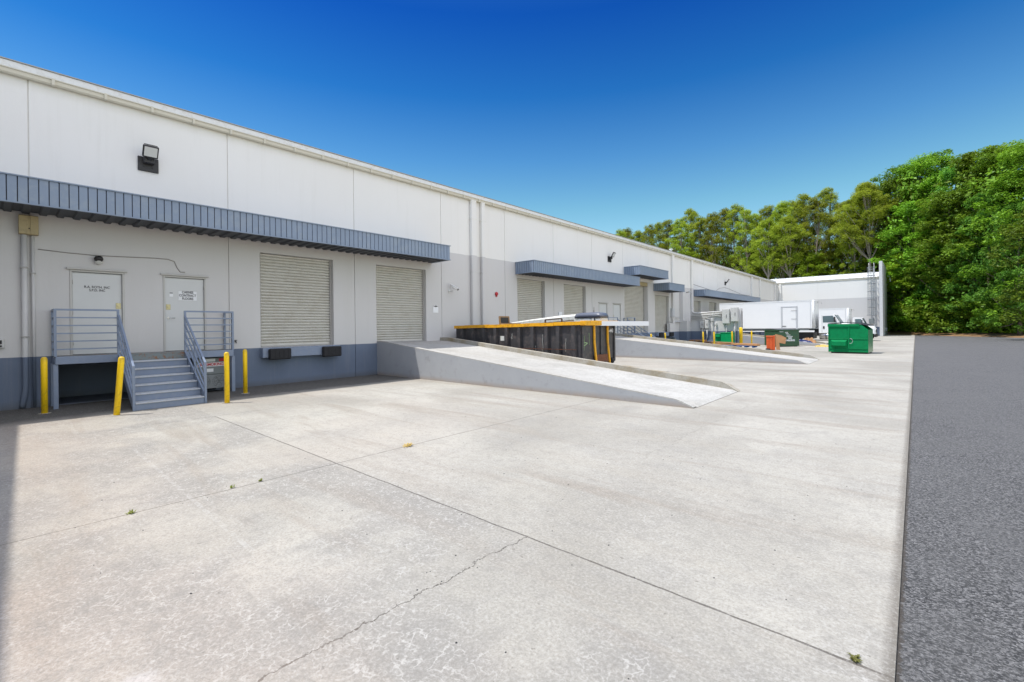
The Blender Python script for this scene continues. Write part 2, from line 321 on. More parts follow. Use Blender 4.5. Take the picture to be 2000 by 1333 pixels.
def soil():
    m, t, b = nodes('forest_floor'); v = geo(t)
    n = noise(t, v, 0.8, 7, 0.7); f = noise(t, v, 9, 6, 0.75)
    c = mix(t, ramp(t, n, [(0.4, 0), (0.6, 1)]), (0.36, 0.20, 0.10), (0.24, 0.15, 0.06))
    c = mix(t, ramp(t, f, [(0.35, 0.6), (0.55, 0)]), c, (0.06, 0.035, 0.02))
    L(t, c, b.inputs['Base Color']); b.inputs['Roughness'].default_value = 0.95; bump(t, f, b, 0.8, 0.05); return m
M['soil'] = soil()
def leaf(name, a, b_, c_, tr=0.35, s=0.5):
    m, t, b = nodes(name); v = coords(t)
    n = noise(t, v, s, 3, 0.6); n2 = noise(t, v, 3.5, 3, 0.7)
    oi = N(t, 'ShaderNodeObjectInfo')
    c = mix(t, ramp(t, n, [(0.36, 0), (0.64, 1)]), a, b_)
    c = mix(t, ramp(t, n2, [(0.5, 0), (0.7, 0.8)]), c, c_)
    hs = N(t, 'ShaderNodeHueSaturation'); L(t, c, hs.inputs['Color'])
    L(t, math_(t, 'ADD', 0.484, math_(t, 'MULTIPLY', oi.outputs['Random'], 0.03)), hs.inputs['Hue'])
    L(t, math_(t, 'ADD', 0.72, math_(t, 'MULTIPLY', oi.outputs['Random'], 0.85)), hs.inputs['Value'])
    L(t, hs.outputs[0], b.inputs['Base Color']); b.inputs['Roughness'].default_value = 0.5; b.inputs['Specular IOR Level'].default_value = 0.3
    tl = N(t, 'ShaderNodeBsdfTranslucent'); L(t, hs.outputs[0], tl.inputs[0])
    mx = N(t, 'ShaderNodeMixShader'); mx.inputs[0].default_value = tr
    L(t, b.outputs[0], mx.inputs[1]); L(t, tl.outputs[0], mx.inputs[2]); L(t, mx.outputs[0], t.nodes['Material Output'].inputs[0]); return m
M['leaf_broad'] = leaf('leaf_broad', (0.10, 0.20, 0.016), (0.20, 0.34, 0.022), (0.32, 0.50, 0.04))
M['leaf_dark'] = leaf('leaf_dark', (0.07, 0.19, 0.025), (0.16, 0.32, 0.035), (0.27, 0.46, 0.05))
M['leaf_pine'] = leaf('leaf_pine', (0.17, 0.225, 0.018), (0.31, 0.37, 0.03), (0.46, 0.50, 0.06), 0.42)
M['leaf_bright'] = leaf('leaf_bright', (0.22, 0.38, 0.02), (0.33, 0.50, 0.03), (0.42, 0.60, 0.05), 0.4)
M['weed'] = leaf('weed', (0.16, 0.19, 0.04), (0.26, 0.28, 0.07), (0.34, 0.31, 0.12))

# ---------------------------------------------------------------- object helpers
def tag(o, label=None, cat=None, group=None, kind=None):
    if label: o['label'] = label
    if cat: o['category'] = cat
    if group: o['group'] = group
    if kind: o['kind'] = kind
    return o
def thing(name, loc, label, cat, group=None, rz=0.0):
    o = bpy.data.objects.new(name, None); col.objects.link(o); o.location = loc; o.rotation_euler = (0, 0, rz)
    o.empty_display_size = 0.2
    return tag(o, label, cat, group)
def root_mat(o):
    m = Matrix.Translation(o.location) @ o.rotation_euler.to_matrix().to_4x4()
    return (root_mat(o.parent) @ m) if o.parent else m
class MB:
    def __init__(s): s.v = []; s.f = []; s.sm = []
    def add(s, vs, fs, smooth=False):
        n = len(s.v); s.v += [tuple(p) for p in vs]; s.f += [tuple(i+n for i in f) for f in fs]; s.sm += [smooth]*len(fs); return s
    def box(s, x0, x1, y0, y1, z0, z1, bev=0.0, M_=None):
        if bev:
            e = min(bev, abs(x1-x0)*.45, abs(y1-y0)*.45, abs(z1-z0)*.45)
            vs = []
            for (sx, X_) in ((1, x0), (-1, x1)):
                for (sy, Y_) in ((1, y0), (-1, y1)):
                    for (sz, Z_) in ((1, z0), (-1, z1)):
                        vs += [(X_, Y_+sy*e, Z_+sz*e), (X_+sx*e, Y_, Z_+sz*e), (X_+sx*e, Y_+sy*e, Z_)]
            def q(i, j, k, a): return ((i*2+j)*2+k)*3+a
            fs = []
            for i in (0, 1): fs.append((q(i,0,0,0), q(i,1,0,0), q(i,1,1,0), q(i,0,1,0)))
            for j in (0, 1): fs.append((q(0,j,0,1), q(1,j,0,1), q(1,j,1,1), q(0,j,1,1)))
            for k in (0, 1): fs.append((q(0,0,k,2), q(1,0,k,2), q(1,1,k,2), q(0,1,k,2)))
            for i in (0, 1):
                for j in (0, 1): fs.append((q(i,j,0,0), q(i,j,1,0), q(i,j,1,1), q(i,j,0,1)))
                for k in (0, 1): fs.append((q(i,0,k,0), q(i,1,k,0), q(i,1,k,2), q(i,0,k,2)))
            for j in (0, 1):
                for k in (0, 1): fs.append((q(0,j,k,1), q(1,j,k,1), q(1,j,k,2), q(0,j,k,2)))
            for i in (0, 1):
                for j in (0, 1):
                    for k in (0, 1): fs.append((q(i,j,k,0), q(i,j,k,1), q(i,j,k,2)))
        else:
            vs = [(x, y, z) for x in (x0, x1) for y in (y0, y1) for z in (z0, z1)]
            fs = [(0,1,3,2), (4,6,7,5), (0,4,5,1), (2,3,7,6), (0,2,6,4), (1,5,7,3)]
        if M_ is not None: vs = [M_ @ Vector(p) for p in vs]
        return s.add(vs, fs)
    def prism(s, prof, a0, a1, axis='y', M_=None):
        """closed profile extruded along an axis; profile pairs are the other two axes in xyz order"""
        n = len(prof); vs = []
        for a in (a0, a1):
            for p, q in prof:
                vs.append({'x': (a, p, q), 'y': (p, a, q), 'z': (p, q, a)}[axis])
        fs = [tuple(range(n)), tuple(range(2*n-1, n-1, -1))] + [(i, (i+1) % n, n+(i+1) % n, n+i) for i in range(n)]
        if M_ is not None: vs = [M_ @ Vector(p) for p in vs]
        return s.add(vs, fs)
    def sheet(s, prof, a0, a1, axis='y'):
        n = len(prof); vs = []
        for a in (a0, a1):
            for p, q in prof: vs.append({'x': (a, p, q), 'y': (p, a, q), 'z': (p, q, a)}[axis])
        return s.add(vs, [(i, i+1, n+i+1, n+i) for i in range(n-1)])
    def tube(s, pts, r, n=8, caps=True, rs=None):
        pts = [Vector(p) for p in pts]; vs = []; up = None
        for i, p in enumerate(pts):
            d = (pts[min(i+1, len(pts)-1)] - pts[max(i-1, 0)]).normalized()
            ref = Vector((0, 0, 1)) if abs(d.z) < 0.9 else Vector((0, 1, 0))
            a = d.cross(ref).normalized(); b_ = d.cross(a).normalized()
            rr = rs[i] if rs else r
            for k in range(n):
                t_ = 2*math.pi*k/n; vs.append(p + (a*math.cos(t_) + b_*math.sin(t_))*rr)
        fs = [(i*n+k, i*n+(k+1) % n, (i+1)*n+(k+1) % n, (i+1)*n+k) for i in range(len(pts)-1) for k in range(n)]
        s.add(vs, fs, True)
        if caps:
            m = len(s.v)-len(vs)
            s.f += [tuple(m+k for k in range(n)), tuple(m+len(vs)-n+k for k in range(n))]; s.sm += [False, False]
        return s
    def bar(s, p, q, w, h=None):
        """square bar from p to q"""
        h = h or w; p = Vector(p); q = Vector(q); d = (q-p).normalized()
        ref = Vector((0, 0, 1)) if abs(d.z) < 0.95 else Vector((1, 0, 0))
        a = d.cross(ref).normalized()*w/2; b_ = a.normalized().cross(d).normalized()*h/2
        vs = [p-a-b_, p+a-b_, p+a+b_, p-a+b_, q-a-b_, q+a-b_, q+a+b_, q-a+b_]
        return s.add(vs, [(0,1,2,3), (7,6,5,4), (0,4,5,1), (1,5,6,2), (2,6,7,3), (3,7,4,0)])
    def cyl(s, c, r, h, axis='z', n=20):
        d = {'x': Vector((1,0,0)), 'y': Vector((0,1,0)), 'z': Vector((0,0,1))}[axis]*h
        return s.tube([Vector(c), Vector(c)+d], r, n)
    def build(s, name, mat, parent=None, local=False):
        """vertices are in world space unless local; they are rewritten in the parent's frame"""
        me = bpy.data.meshes.new(name)
        vs = s.v
        if parent is not None and not local:
            inv = root_mat(parent).inverted(); vs = [tuple(inv @ Vector(p)) for p in vs]
        me.from_pydata(vs, [], s.f); me.polygons.foreach_set('use_smooth', s.sm)
        import bmesh
        bm = bmesh.new(); bm.from_mesh(me); bmesh.ops.recalc_face_normals(bm, faces=bm.faces[:]); bm.to_mesh(me); bm.free()
        me.materials.append(M[mat] if isinstance(mat, str) else mat)
        o = bpy.data.objects.new(name, me); col.objects.link(o)
        if parent is not None: o.parent = parent
        return o
def text(name, body, size, mat, parent, Mw, align='CENTER', bold=0.0, sx=1.0):
    """raised lettering; Mw places the text's XY plane in world space"""
    c = bpy.data.curves.new(name, 'FONT'); c.body = body; c.size = size; c.align_x = align; c.align_y = 'CENTER'
    c.extrude = 0.002; c.offset = bold; c.space_line = 0.95
    o = bpy.data.objects.new(name, c); col.objects.link(o)
    bpy.context.view_layer.update()
    me = bpy.data.meshes.new_from_object(o.evaluated_get(bpy.context.evaluated_depsgraph_get()))
    bpy.data.objects.remove(o); bpy.data.curves.remove(c)
    me.transform(root_mat(parent).inverted() @ Mw @ Matrix.Diagonal((sx, 1, 1, 1)))
    me.materials.clear(); me.materials.append(M[mat]); me.name = name
    r = bpy.data.objects.new(name, me); col.objects.link(r); r.parent = parent; return r
def face_px(x, y, z):   # writing read from +X: text x runs along +Y
    return Matrix(((0, 0, 1, x), (1, 0, 0, y), (0, 1, 0, z), (0, 0, 0, 1)))
def face_my(x, y, z):   # writing read from -Y: text x runs along +X
    return Matrix(((1, 0, 0, x), (0, 0, -1, y), (0, 1, 0, z), (0, 0, 0, 1)))
def copy_tree(o, parent=None):
    c = o.copy(); col.objects.link(c); c.parent = parent
    for ch in list(o.children): copy_tree(ch, c)
    return c

W = -16.42
# ================================================================ GROUND
g = MB(); g.add([(-400, -400, -0.06), (400, -400, -0.06), (400, 500, -0.06), (-400, 500, -0.06)], [(0, 1, 2, 3)])
tag(g.build('ground', 'soil'), kind='structure')
def slab(name, pts, z0, z1, mat):
    m = MB(); m.prism(pts, z0, z1, 'z'); return tag(m.build(name, mat), kind='structure')
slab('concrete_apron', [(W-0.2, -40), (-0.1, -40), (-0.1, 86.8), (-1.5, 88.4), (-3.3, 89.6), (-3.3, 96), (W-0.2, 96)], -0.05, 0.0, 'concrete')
slab('asphalt_road', [(-0.115, -60), (14, -60), (14, 30), (11.2, 56), (9.9, 66), (9.1, 74.6), (4.5, 80.5), (-0.115, 86.9)], -0.05, -0.018, 'asphalt')

ed = [(-3.3, 89.7), (-1.5, 88.5), (-0.115, 87.0), (4.5, 80.6), (9.1, 74.7), (9.95, 66), (11.25, 56), (14.05, 30), (14.05, -60)]
m = MB(); rows = []
for i, (x, y) in enumerate(ed):
    a = Vector(ed[max(0, i-1)]); b_ = Vector(ed[min(len(ed)-1, i+1)]); d = (b_-a).normalized(); nrm = Vector((-d.y, d.x))
    if i == 0: nrm = Vector((0.0, 1.0))
    rows.append([(x+nrm.x*o_, y+nrm.y*o_, z) for o_, z in ((-0.02, -0.05), (0.25, 0.03), (1.5, 0.22), (4.0, 0.5), (9.0, 0.6), (40.0, 0.6))])
m.add([p for r_ in rows for p in r_], [(i*6+k, i*6+k+1, (i+1)*6+k+1, (i+1)*6+k) for i in range(len(rows)-1) for k in range(5)], True)
tag(m.build('verge', 'soil'), kind='structure')

# ================================================================ WAREHOUSE
bld = thing('warehouse', (W, 0, 0), 'long low white and grey warehouse with a slate blue base band, wrapping round the yard', 'warehouse')
def seg_wall(name, a0, a1, z0, z1, opens, to3d, seams, depth=0.28):
    """wall with real openings and grooves: a is the run along the wall, depth goes inwards"""
    m = MB(); hw = 0.013
    ab = sorted({a0, a1} | {p for o in opens for p in o[:2]} | {s_+d for s_ in seams for d in (-hw, hw)})
    zb = sorted({z0, z1} | {p for o in opens for p in o[2:4]})
    for i in range(len(ab)-1):
        am = (ab[i]+ab[i+1])/2
        groove = any(abs(am-s_) < hw for s_ in seams)
        for j in range(len(zb)-1):
            zm = (zb[j]+zb[j+1])/2
            if any(o[0] < am < o[1] and o[2] < zm < o[3] for o in opens): continue
            d = 0.03 if groove else 0
            q = [(ab[i], zb[j]), (ab[i+1], zb[j]), (ab[i+1], zb[j+1]), (ab[i], zb[j+1])]
            m.add([to3d(a, d, z) for a, z in q], [(0, 1, 2, 3)])
            if groove:
                for a in (ab[i], ab[i+1]):
                    m.add([to3d(a, 0, zb[j]), to3d(a, d, zb[j]), to3d(a, d, zb[j+1]), to3d(a, 0, zb[j+1])], [(0, 1, 2, 3)])
    for o in opens:
        b0, b1, c0, c1 = o[:4]; dd = o[4] if len(o) > 4 else depth
        for (p, q) in (((b0, c0), (b0, c1)), ((b0, c1), (b1, c1)), ((b1, c1), (b1, c0)), ((b1, c0), (b0, c0))):
            m.add([to3d(p[0], 0, p[1]), to3d(q[0], 0, q[1]), to3d(q[0], dd, q[1]), to3d(p[0], dd, p[1])], [(0, 1, 2, 3)])
    return m.build(name, 'wall_paint', bld)
shut = [(5.81, 8.38, 1.27, 4.47), (10.2, 12.72, 1.27, 4.47), (18.98, 21.47, 1.27, 4.55), (23.41, 25.94, 1.27, 4.5),
        (31.3, 35.3, 1.27, 5.35, 0.45), (36.66, 39.55, 1.27, 4.42), (45.3, 47.6, 1.27, 4.25), (50.1, 52.5, 1.27, 4.25), (56.2, 58.6, 1.27, 4.25), (60.6, 63.0, 1.27, 4.25)]
shade_recess = [(1.0, 4.5, 0.02, 1.04, 1.7)]  # added opening below the near landing, shaped to give deep shade there
pdoors = [(1.22, 2.32, 1.27, 3.50, 0.10), (3.18, 4.26, 1.27, 3.50, 0.10), (27.58, 28.76, 1.27, 3.46, 0.10), (29.56, 30.72, 1.27, 3.46, 0.10)]
seams = [0.52+4.365*k for k in range(19)]
seg_wall('wall', -2.68, 81.0, -0.04, 8.3, shut+pdoors+shade_recess, lambda a, d, z: (W-d, a, z), seams)
seg_wall('wing_wall', W, -3.72, -0.04, 8.2, [], lambda a, d, z: (a, 81.0+d, z), [-10.9])
seg_wall('wing_wall', W, -3.9, -0.04, 8.3, [], lambda a, d, z: (a, -2.62-0.026*(a-W)-d, z), [-12.1, -7.7])
m = MB()
m.box(-3.72, -3.36, 80.0, 93.4, -0.04, 10.25, 0.01); m.build('end_wall', 'wall_plain', bld)
m = MB(); m.box(-3.9, -3.55, -14.0, -3.02, -0.04, 8.5, 0.01); m.build('end_wall', 'wall_paint', bld)
# back mass of the building so it reads solid from other places
m = MB(); m.box(-74, W-1.75, -30, 96, -0.04, 8.3); m.box(W-0.5, -3.95, -13.9, -3.3, -0.04, 8.25); m.box(W-0.5, -3.8, 81.5, 93.0, -0.04, 8.05)
m.build('back_wall', 'wall_paint', bld)
# roof sheets
m = MB()
m.prism([(-74.3, 8.32), (W+0.02, 8.32), (W+0.02, 8.40), (-45, 9.0), (-74.3, 8.5)], -30.2, 81.3, 'y')
m.add([(W+.05, -14.1, 8.30), (W+.05, -2.60, 8.30), (W+.05, -2.60, 8.42), (W+.05, -8, 8.6), (W+.05, -14.1, 8.42), (-3.92, -14.1, 8.30), (-3.92, -2.92, 8.30), (-3.92, -2.92, 8.42), (-3.92, -8, 8.6), (-3.92, -14.1, 8.42)], [(0, 1, 2, 3, 4), (9, 8, 7, 6, 5), (0, 5, 6, 1), (1, 6, 7, 2), (2, 7, 8, 3), (3, 8, 9, 4), (4, 9, 5, 0)])
m.build('roof', 'roof_sheet', bld)
m = MB()
m.prism([(80.955, 8.10), (80.955, 8.22), (91.0, 9.75), (96, 9.2), (96, 8.1)], W-20, -3.74, 'x')
for k in range(40):
    x = -3.9-k*0.8
    m.box(x-0.015, x+0.015, 81.0, 90.9, 8.24, 8.28, M_=None) if False else m.add(
        [(x-.015, 80.86, 8.225), (x+.015, 80.86, 8.225), (x+.015, 90.98, 9.755), (x-.015, 90.98, 9.755), (x-.015, 80.86, 8.26), (x+.015, 80.86, 8.26), (x+.015, 90.98, 9.79), (x-.015, 90.98, 9.79)],
        [(4, 5, 6, 7), (0, 4, 7, 3), (1, 5, 6, 2), (0, 1, 5, 4)])
m.build('roof', 'roof_sheet', bld)
# fascia + drip edge + gutter with hangers
m = MB()
m.box(W-0.02, W+0.10, -2.67, 80.86, 8.285, 8.455, 0.01)
m.build('fascia', 'white_metal', bld)
m = MB(); m.box(W-0.05, W+0.125, -2.67, 80.86, 8.458, 8.482); m.build('drip_edge', 'guide', bld)
m = MB()
gp = [(W+0.003, 8.13), (W+0.10, 8.13), (W+0.125, 8.16), (W+0.13, 8.24), (W+0.155, 8.255), (W+0.155, 8.272), (W+0.003, 8.272)]
gy = [-2.67] + [0.96+1.0*k for k in range(-3, 80)] + [80.8]
for i in range(len(gy)-1):
    m.prism(gp, gy[i]+0.012, gy[i+1]-0.012, 'y')
    if i: m.box(W+0.002, W+0.168, gy[i]-0.03, gy[i]+0.03, 8.12, 8.282)
m.build('gutter', 'cream_pipe', bld)
m = MB(); m.box(W+0.2, -3.74, 80.93, 80.997, 8.0, 8.16, 0.01); m.box(W+0.2, -3.74, 80.90, 80.95, 8.163, 8.23)
for k in range(12): m.box(-15.9+k*1.05, -15.86+k*1.05, 80.915, 80.929, 7.99, 8.17)
m.build('gutter', 'cream_pipe', bld)
def downspout(y, w=0.26, d=0.16, z1=8.15, kink=None, base=0.02):
    m = MB(); m.box(W+0.012, W+0.012+d, y-w/2, y+w/2, base, z1, 0.02)
    for z in (1.6, 4.6, 7.2): m.box(W+0.004, W+0.022+d, y-w/2-0.03, y+w/2+0.03, z, z+0.03)
    return m.build('downspout', 'wall_paint', bld)
for y, w in ((15.6, 0.34), (16.25, 0.24), (40.3, 0.4), (44.95, 0.36), (66.7, 0.4), (71.0, 0.45), (79.9, 0.4)): downspout(y, w)
m = MB(); m.box(W+0.5, W+0.75, 80.8, 80.985, 0.05, 8.0, 0.02); m.box(W+0.45, W+0.8, 80.78, 80.99, 6.6, 6.75); m.build('downspout', 'wall_paint', bld)
# end wall fittings
m = MB(); m.box(-3.355, -3.2, 86.2, 86.5, 0.6, 1.1, 0.02); m.build('meter_box', 'cabinet_grey', bld)
m = MB(); m.box(-3.358, -3.32, 82.5, 82.62, 0.0, 10.2); m.build('downspout', 'white_metal', bld)

# roller shutters
def shutter(y0, y1, z0, z1, inset):
    m = MB(); x = W-inset; n = int(round((z1-z0-0.12)/0.104)); h = (z1-z0-0.12)/n; prof = [(x, z0+0.02), (x, z0+0.12)]
    for k in range(n):
        z = z0+0.12+k*h
        prof += [(x-0.05, z+0.002), (x-0.05, z+0.018), (x-0.006, z+0.024), (x+0.016, z+h*0.40), (x+0.026, z+h*0.72), (x+0.014, z+h-0.012), (x-0.05, z+h-0.006)]
    m.sheet(prof, y0+0.05, y1-0.05, 'y')
    o = m.build('roll_up_door', 'shutter', bld)
    for ga in (y0+0.002, y1-0.07):
        m = MB(); m.box(x-0.02, x+0.06, ga, ga+0.068, z0+0.002, z1-0.002); m.build('guide_rail', 'guide', o)
    m = MB(); m.box(x-0.03, x+0.05, y0+0.07, y1-0.07, z0+0.002, z0+0.05, 0.008); m.build('bottom_bar', 'guide', o)
    m = MB(); m.box(x-0.2, x-0.06, y0, y1, z0, z1); m.build('backing', 'dark_gap', o)
    return o
for i, s_ in enumerate(shut):
    o = shutter(*s_[:4], (0.36 if len(s_) > 4 else 0.20))
# ochre-stained lintel above the tall shutter
m = MB(); m.box(W-0.30, W-0.01, 31.31, 35.29, 5.05, 5.34, 0.01); m.build('lintel', 'beige_box', bld)

# personnel doors
def pdoor(y0, y1, z0, z1, hinge_left, first=False):
    m = MB(); x = W
    m.box(x-0.09, x-0.045, y0+0.055, y1-0.055, z0+0.012, z1-0.065, 0.004); d = m.build('door', 'door_paint', bld)
    m = MB()
    m.box(x-0.095, x+0.015, y0+0.002, y0+0.05, z0, z1-0.055, 0.004); m.box(x-0.095, x+0.015, y1-0.05, y1-0.002, z0, z1-0.055, 0.004)
    m.box(x-0.095, x+0.015, y0+0.002, y1-0.002, z1-0.052, z1-0.002, 0.004)
    m.build('door_frame', 'frame_paint', d)
    m = MB(); m.box(x+0.002, x+0.075, y0-0.06, y1+0.06, z1+0.0, z1+0.045, 0.006); m.build('drip_cap', 'frame_paint', d)
    h = y1-0.13 if hinge_left else y0+0.13
    s_ = -1 if hinge_left else 1
    m = MB(); m.cyl((x-0.045, h, z0+0.98), 0.03, 0.03, 'x', 14); m.tube([(x-0.015, h, z0+0.98), (x+0.02, h+s_*0.01, z0+0.98), (x+0.025, h+s_*0.05, z0+0.98), (x+0.02, h+s_*0.15, z0+0.975)], 0.011, 8)
    m.build('door_handle', 'chrome', d)
    m = MB(); m.box(x-0.045, x-0.036, h-0.055, h+0.055, z0+1.22, z0+1.38, 0.004); m.cyl((x-0.04, h, z0+1.3), 0.03, 0.03, 'x', 14); m.build('lock_plate', 'brass', d)
    hy = y0+0.055 if hinge_left else y1-0.055
    for z in (0.25, 1.05, 1.85):
        m = MB(); m.cyl((x-0.037, hy, z0+z), 0.011, 0.11, 'z', 8); m.build('hinge', 'guide', d)
    return d
pd = [pdoor(*p[:4], hl) for p, hl in zip(pdoors, (True, False, True, False))]
pd[0]['label'] = 'left of the two near grey doors, with small black stencilled letters'
pd[1]['label'] = 'right of the two near grey doors, with a white paper sign'
text('lettering', 'R.A. ROTH. INC\nS.P.D. INC', 0.088, 'ink', pd[0], face_px(W-0.042, 1.76, 3.02), bold=0.001, sx=0.84)
m = MB(); m.box(W-0.043, W-0.036, 3.56, 4.02, 2.78, 3.05); sg = m.build('paper_sign', 'sign_white', pd[1])
text('lettering', 'CARNES\nCONTRACT\nFLOORS', 0.10, 'ink', sg, face_px(W-0.033, 3.79, 2.925), bold=0.002, sx=0.78)
m = MB(); m.box(W-0.043, W-0.038, 3.34, 3.43, 2.88, 3.01); nt_ = m.build('paper_notice', 'sign_white', pd[1])
m = MB(); m.box(W-0.037, W-0.035, 3.345, 3.425, 2.975, 3.0); m.build('notice_heading', 'ink', nt_)

# pier under the pipes, screen wall with its base ledge
m = MB(); m.box(W+0.003, W+0.72, 41.87, 42.77, -0.03, 2.25, 0.012); m.box(W+0.003, W+0.32, 42.0, 42.75, 2.253, 5.0, 0.01); m.build('pier', 'wall_paint', bld)
m = MB(); m.box(W+0.72, -11.32, 42.80, 43.06, -0.03, 3.02, 0.012); m.box(-11.62, -11.32, 42.74, 43.12, -0.03, 3.25, 0.01); m.build('screen_wall', 'wall_paint', bld)
m = MB(); m.box(W+0.73, -12.0, 42.42, 42.797, -0.03, 0.46, 0.015); m.build('ledge', 'wall_paint', bld)

# canopies
def canopy(y0, y1, z0, z1, x1=-15.12, slope=0):
    pitch = 0.167; m = MB()
    c = bld
    # front fascia, and end fascias, each a ribbed sheet
    def ribs(a0, a1, put):
        n = int((a1-a0)/pitch)
        for k in range(n+1):
            a = a0+k*pitch; put(a)
    mb_ = MB()
    mb_.box(x1-0.03, x1-0.022, y0+0.02, y1-0.02, z0+0.02, z1-0.02)
    n = int(round((y1-y0)/pitch)); pw = (y1-y0)/n
    for k in range(n): m.box(x1-0.02, x1+0.006, y0+k*pw+0.008, y0+(k+1)*pw-0.008, z0+0.015, z1-0.015, 0.005)
    for ye, s_ in ((y0, 1), (y1, -1)):
        q = sorted((ye+s_*0.022, ye+s_*0.03)); mb_.box(W+0.002, x1-0.04, q[0], q[1], z0+0.02, z1-0.02)
        q = sorted((ye-s_*0.006, ye+s_*0.02)); n = int(round((x1-W)/pitch)); pw = (x1-0.025-W)/n
        for k in range(n): m.box(W+0.004+k*pw+0.01, W+(k+1)*pw-0.01, q[0], q[1], z0+0.015, z1-0.015, 0.005)
    m.box(x1-0.035, x1+0.034, y0-0.032, y1+0.032, z1-0.018, z1+0.01); m.box(x1-0.035, x1+0.034, y0-0.032, y1+0.032, z0-0.01, z0+0.018)
    for ye in (y0, y1): m.box(W+0.002, x1-0.04, ye-0.031, ye+0.031, z1-0.017, z1+0.009); m.box(W+0.002, x1-0.04, ye-0.031, ye+0.031, z0-0.009, z0+0.017)
    f = m.build('canopy', 'canopy_blue', bld)
    mb_.build('seam_backing', 'dark_gap', f)  # near-black sheet, the shade inside the seams put into its colour
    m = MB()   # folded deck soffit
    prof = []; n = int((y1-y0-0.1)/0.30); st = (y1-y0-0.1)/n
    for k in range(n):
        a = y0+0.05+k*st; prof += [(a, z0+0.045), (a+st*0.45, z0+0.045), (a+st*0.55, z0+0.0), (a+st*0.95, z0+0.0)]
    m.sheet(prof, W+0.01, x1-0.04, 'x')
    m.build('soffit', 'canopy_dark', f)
    m = MB(); m.box(W+0.01, x1-0.04, y0+0.04, y1-0.04, z1-0.06, z1-0.03); m.build('top_sheet', 'canopy_blue', f)
    return f
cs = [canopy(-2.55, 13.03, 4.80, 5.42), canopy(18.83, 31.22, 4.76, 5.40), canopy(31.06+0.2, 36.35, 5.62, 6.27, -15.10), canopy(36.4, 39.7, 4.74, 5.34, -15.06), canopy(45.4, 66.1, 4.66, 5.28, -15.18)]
# dock bumpers under shutters
def dock(y0, y1):
    m = MB(); m.box(W+0.003, W+0.24, y0, y1, 0.93, 1.262, 0.012); d = m.build('dock_sill', 'steel_blue', bld)
    for a, b_ in ((y0+0.16, y0+0.86), (y1-0.72, y1-0.02)):
        m = MB(); m.box(W+0.242, W+0.40, a, b_, 0.86, 1.23, 0.03)
        for k in range(5): m.box(W+0.401, W+0.41, a+0.03+k*(b_-a)/5, a+0.07+k*(b_-a)/5, 0.92, 1.18)
        m.build('rubber_bumper', 'rubber', d)
for s_ in (shut[0], shut[2], shut[5]): dock(s_[0]-0.02, s_[1]+0.12)

# ---------------------------------------------------------------- wall fittings (things)
def flood(y, z, label):
    t = thing('floodlight', (W, y, z), label, 'floodlight', 'floodlights high on the wall')
    m = MB(); m.box(0.004, 0.05, -0.235, 0.235, -0.2, 0.2, 0.008)
    for a, b_ in ((-.1, .06), (.1, .06), (-.1, -.07), (.1, -.07)): m.cyl((0.05, a, b_), 0.018, 0.02, 'x', 8)
    m.build('mounting_plate', 'black_metal', t, True)
    m = MB(); m.box(0.05, 0.2, -0.13, 0.13, 0.0, 0.17, 0.02); m.bar((0.1, 0, 0.05), (0.28, 0, 0.18), 0.09, 0.07); m.build('arm', 'black_metal', t, True)
    Mr = Matrix.Translation((0.36, 0, 0.28)) @ Matrix.Rotation(R(-60), 4, 'Y')
    m = MB(); m.box(-0.17, 0.17, -0.18, 0.18, -0.02, 0.045, 0.02, Mr)
    for k in range(6): m.box(-0.18+k*0.07, -0.165+k*0.07, -0.15, 0.15, 0.046, 0.07, 0, Mr)
    h = m.build('lamp_head', 'black_metal', t, True)
    m = MB(); m.box(-0.13, 0.13, -0.145, 0.145, -0.028, -0.0205, 0, Mr); m.build('lens', 'lens', h, True)
    return t
flood(2.87, 6.63, 'black floodlight on a square plate above the nearest canopy')
flood(29.1, 6.63, 'black floodlight on the wall above the second canopy')
flood(55.6, 6.58, 'small far floodlight above the farthest canopy')

t = thing('security_camera', (W, 14.10, 3.58), 'white bullet security camera beside the near downspouts', 'camera'); t.scale = (1.3, 1.3, 1.3)
m = MB(); m.cyl((0.0, -0.02, 0), 0.045, 0.03, 'x', 14); m.tube([(0.03, -0.02, 0), (0.14, 0.0, -0.02), (0.19, 0.04, 0.12)], 0.014, 8); m.build('bracket', 'white_metal', t, True)
m = MB(); m.tube([(0.10, -0.02, 0.20), (0.34, 0.10, 0.05)], 0.05, 16); m.build('housing', 'bright_white', t, True)
m = MB(); m.tube([(0.335, 0.0975, 0.053), (0.35, 0.105, 0.044)], 0.042, 14); m.build('lens', 'ink', t, True)
m = MB(); m.bar((0.08, -0.03, 0.262), (0.37, 0.115, 0.08), 0.11, 0.012); m.build('sun_shield', 'bright_white', t, True)

t = thing('notice_sign', (W, 13.25, 2.72), 'small white notice right of the second roll-up door', 'sign')
m = MB(); m.box(0.004, 0.015, -0.15, 0.15, -0.17, 0.1, 0.003); m.box(0.004, 0.02, -0.1, 0.1, 0.1, 0.17, 0.003); m.build('board', 'sign_white', t, True)
m = MB(); m.cyl((0.0205, 0.0, 0.13), 0.035, 0.02, 'x', 12); m.box(0.0205, 0.03, -0.09, 0.09, 0.115, 0.145); m.build('black_fitting', 'ink', t, True)
t = thing('notice_sign', (W, 22.95, 2.55), 'white square notice between two roll-up doors under the second canopy', 'sign')
m = MB(); m.box(0.004, 0.06, -0.17, 0.17, -0.2, 0.2, 0.01); m.build('board', 'sign_white', t, True)
m = MB(); m.box(0.0605, 0.063, -0.12, 0.12, -0.12, -0.1); m.box(0.0605, 0.063, -0.12, 0.12, 0.0, 0.02); m.build('print', 'grey_pipe', t, True)
t = thing('alarm_bell', (W, 17.28, 3.6), 'round red alarm bell alone on the grey wall', 'alarm')
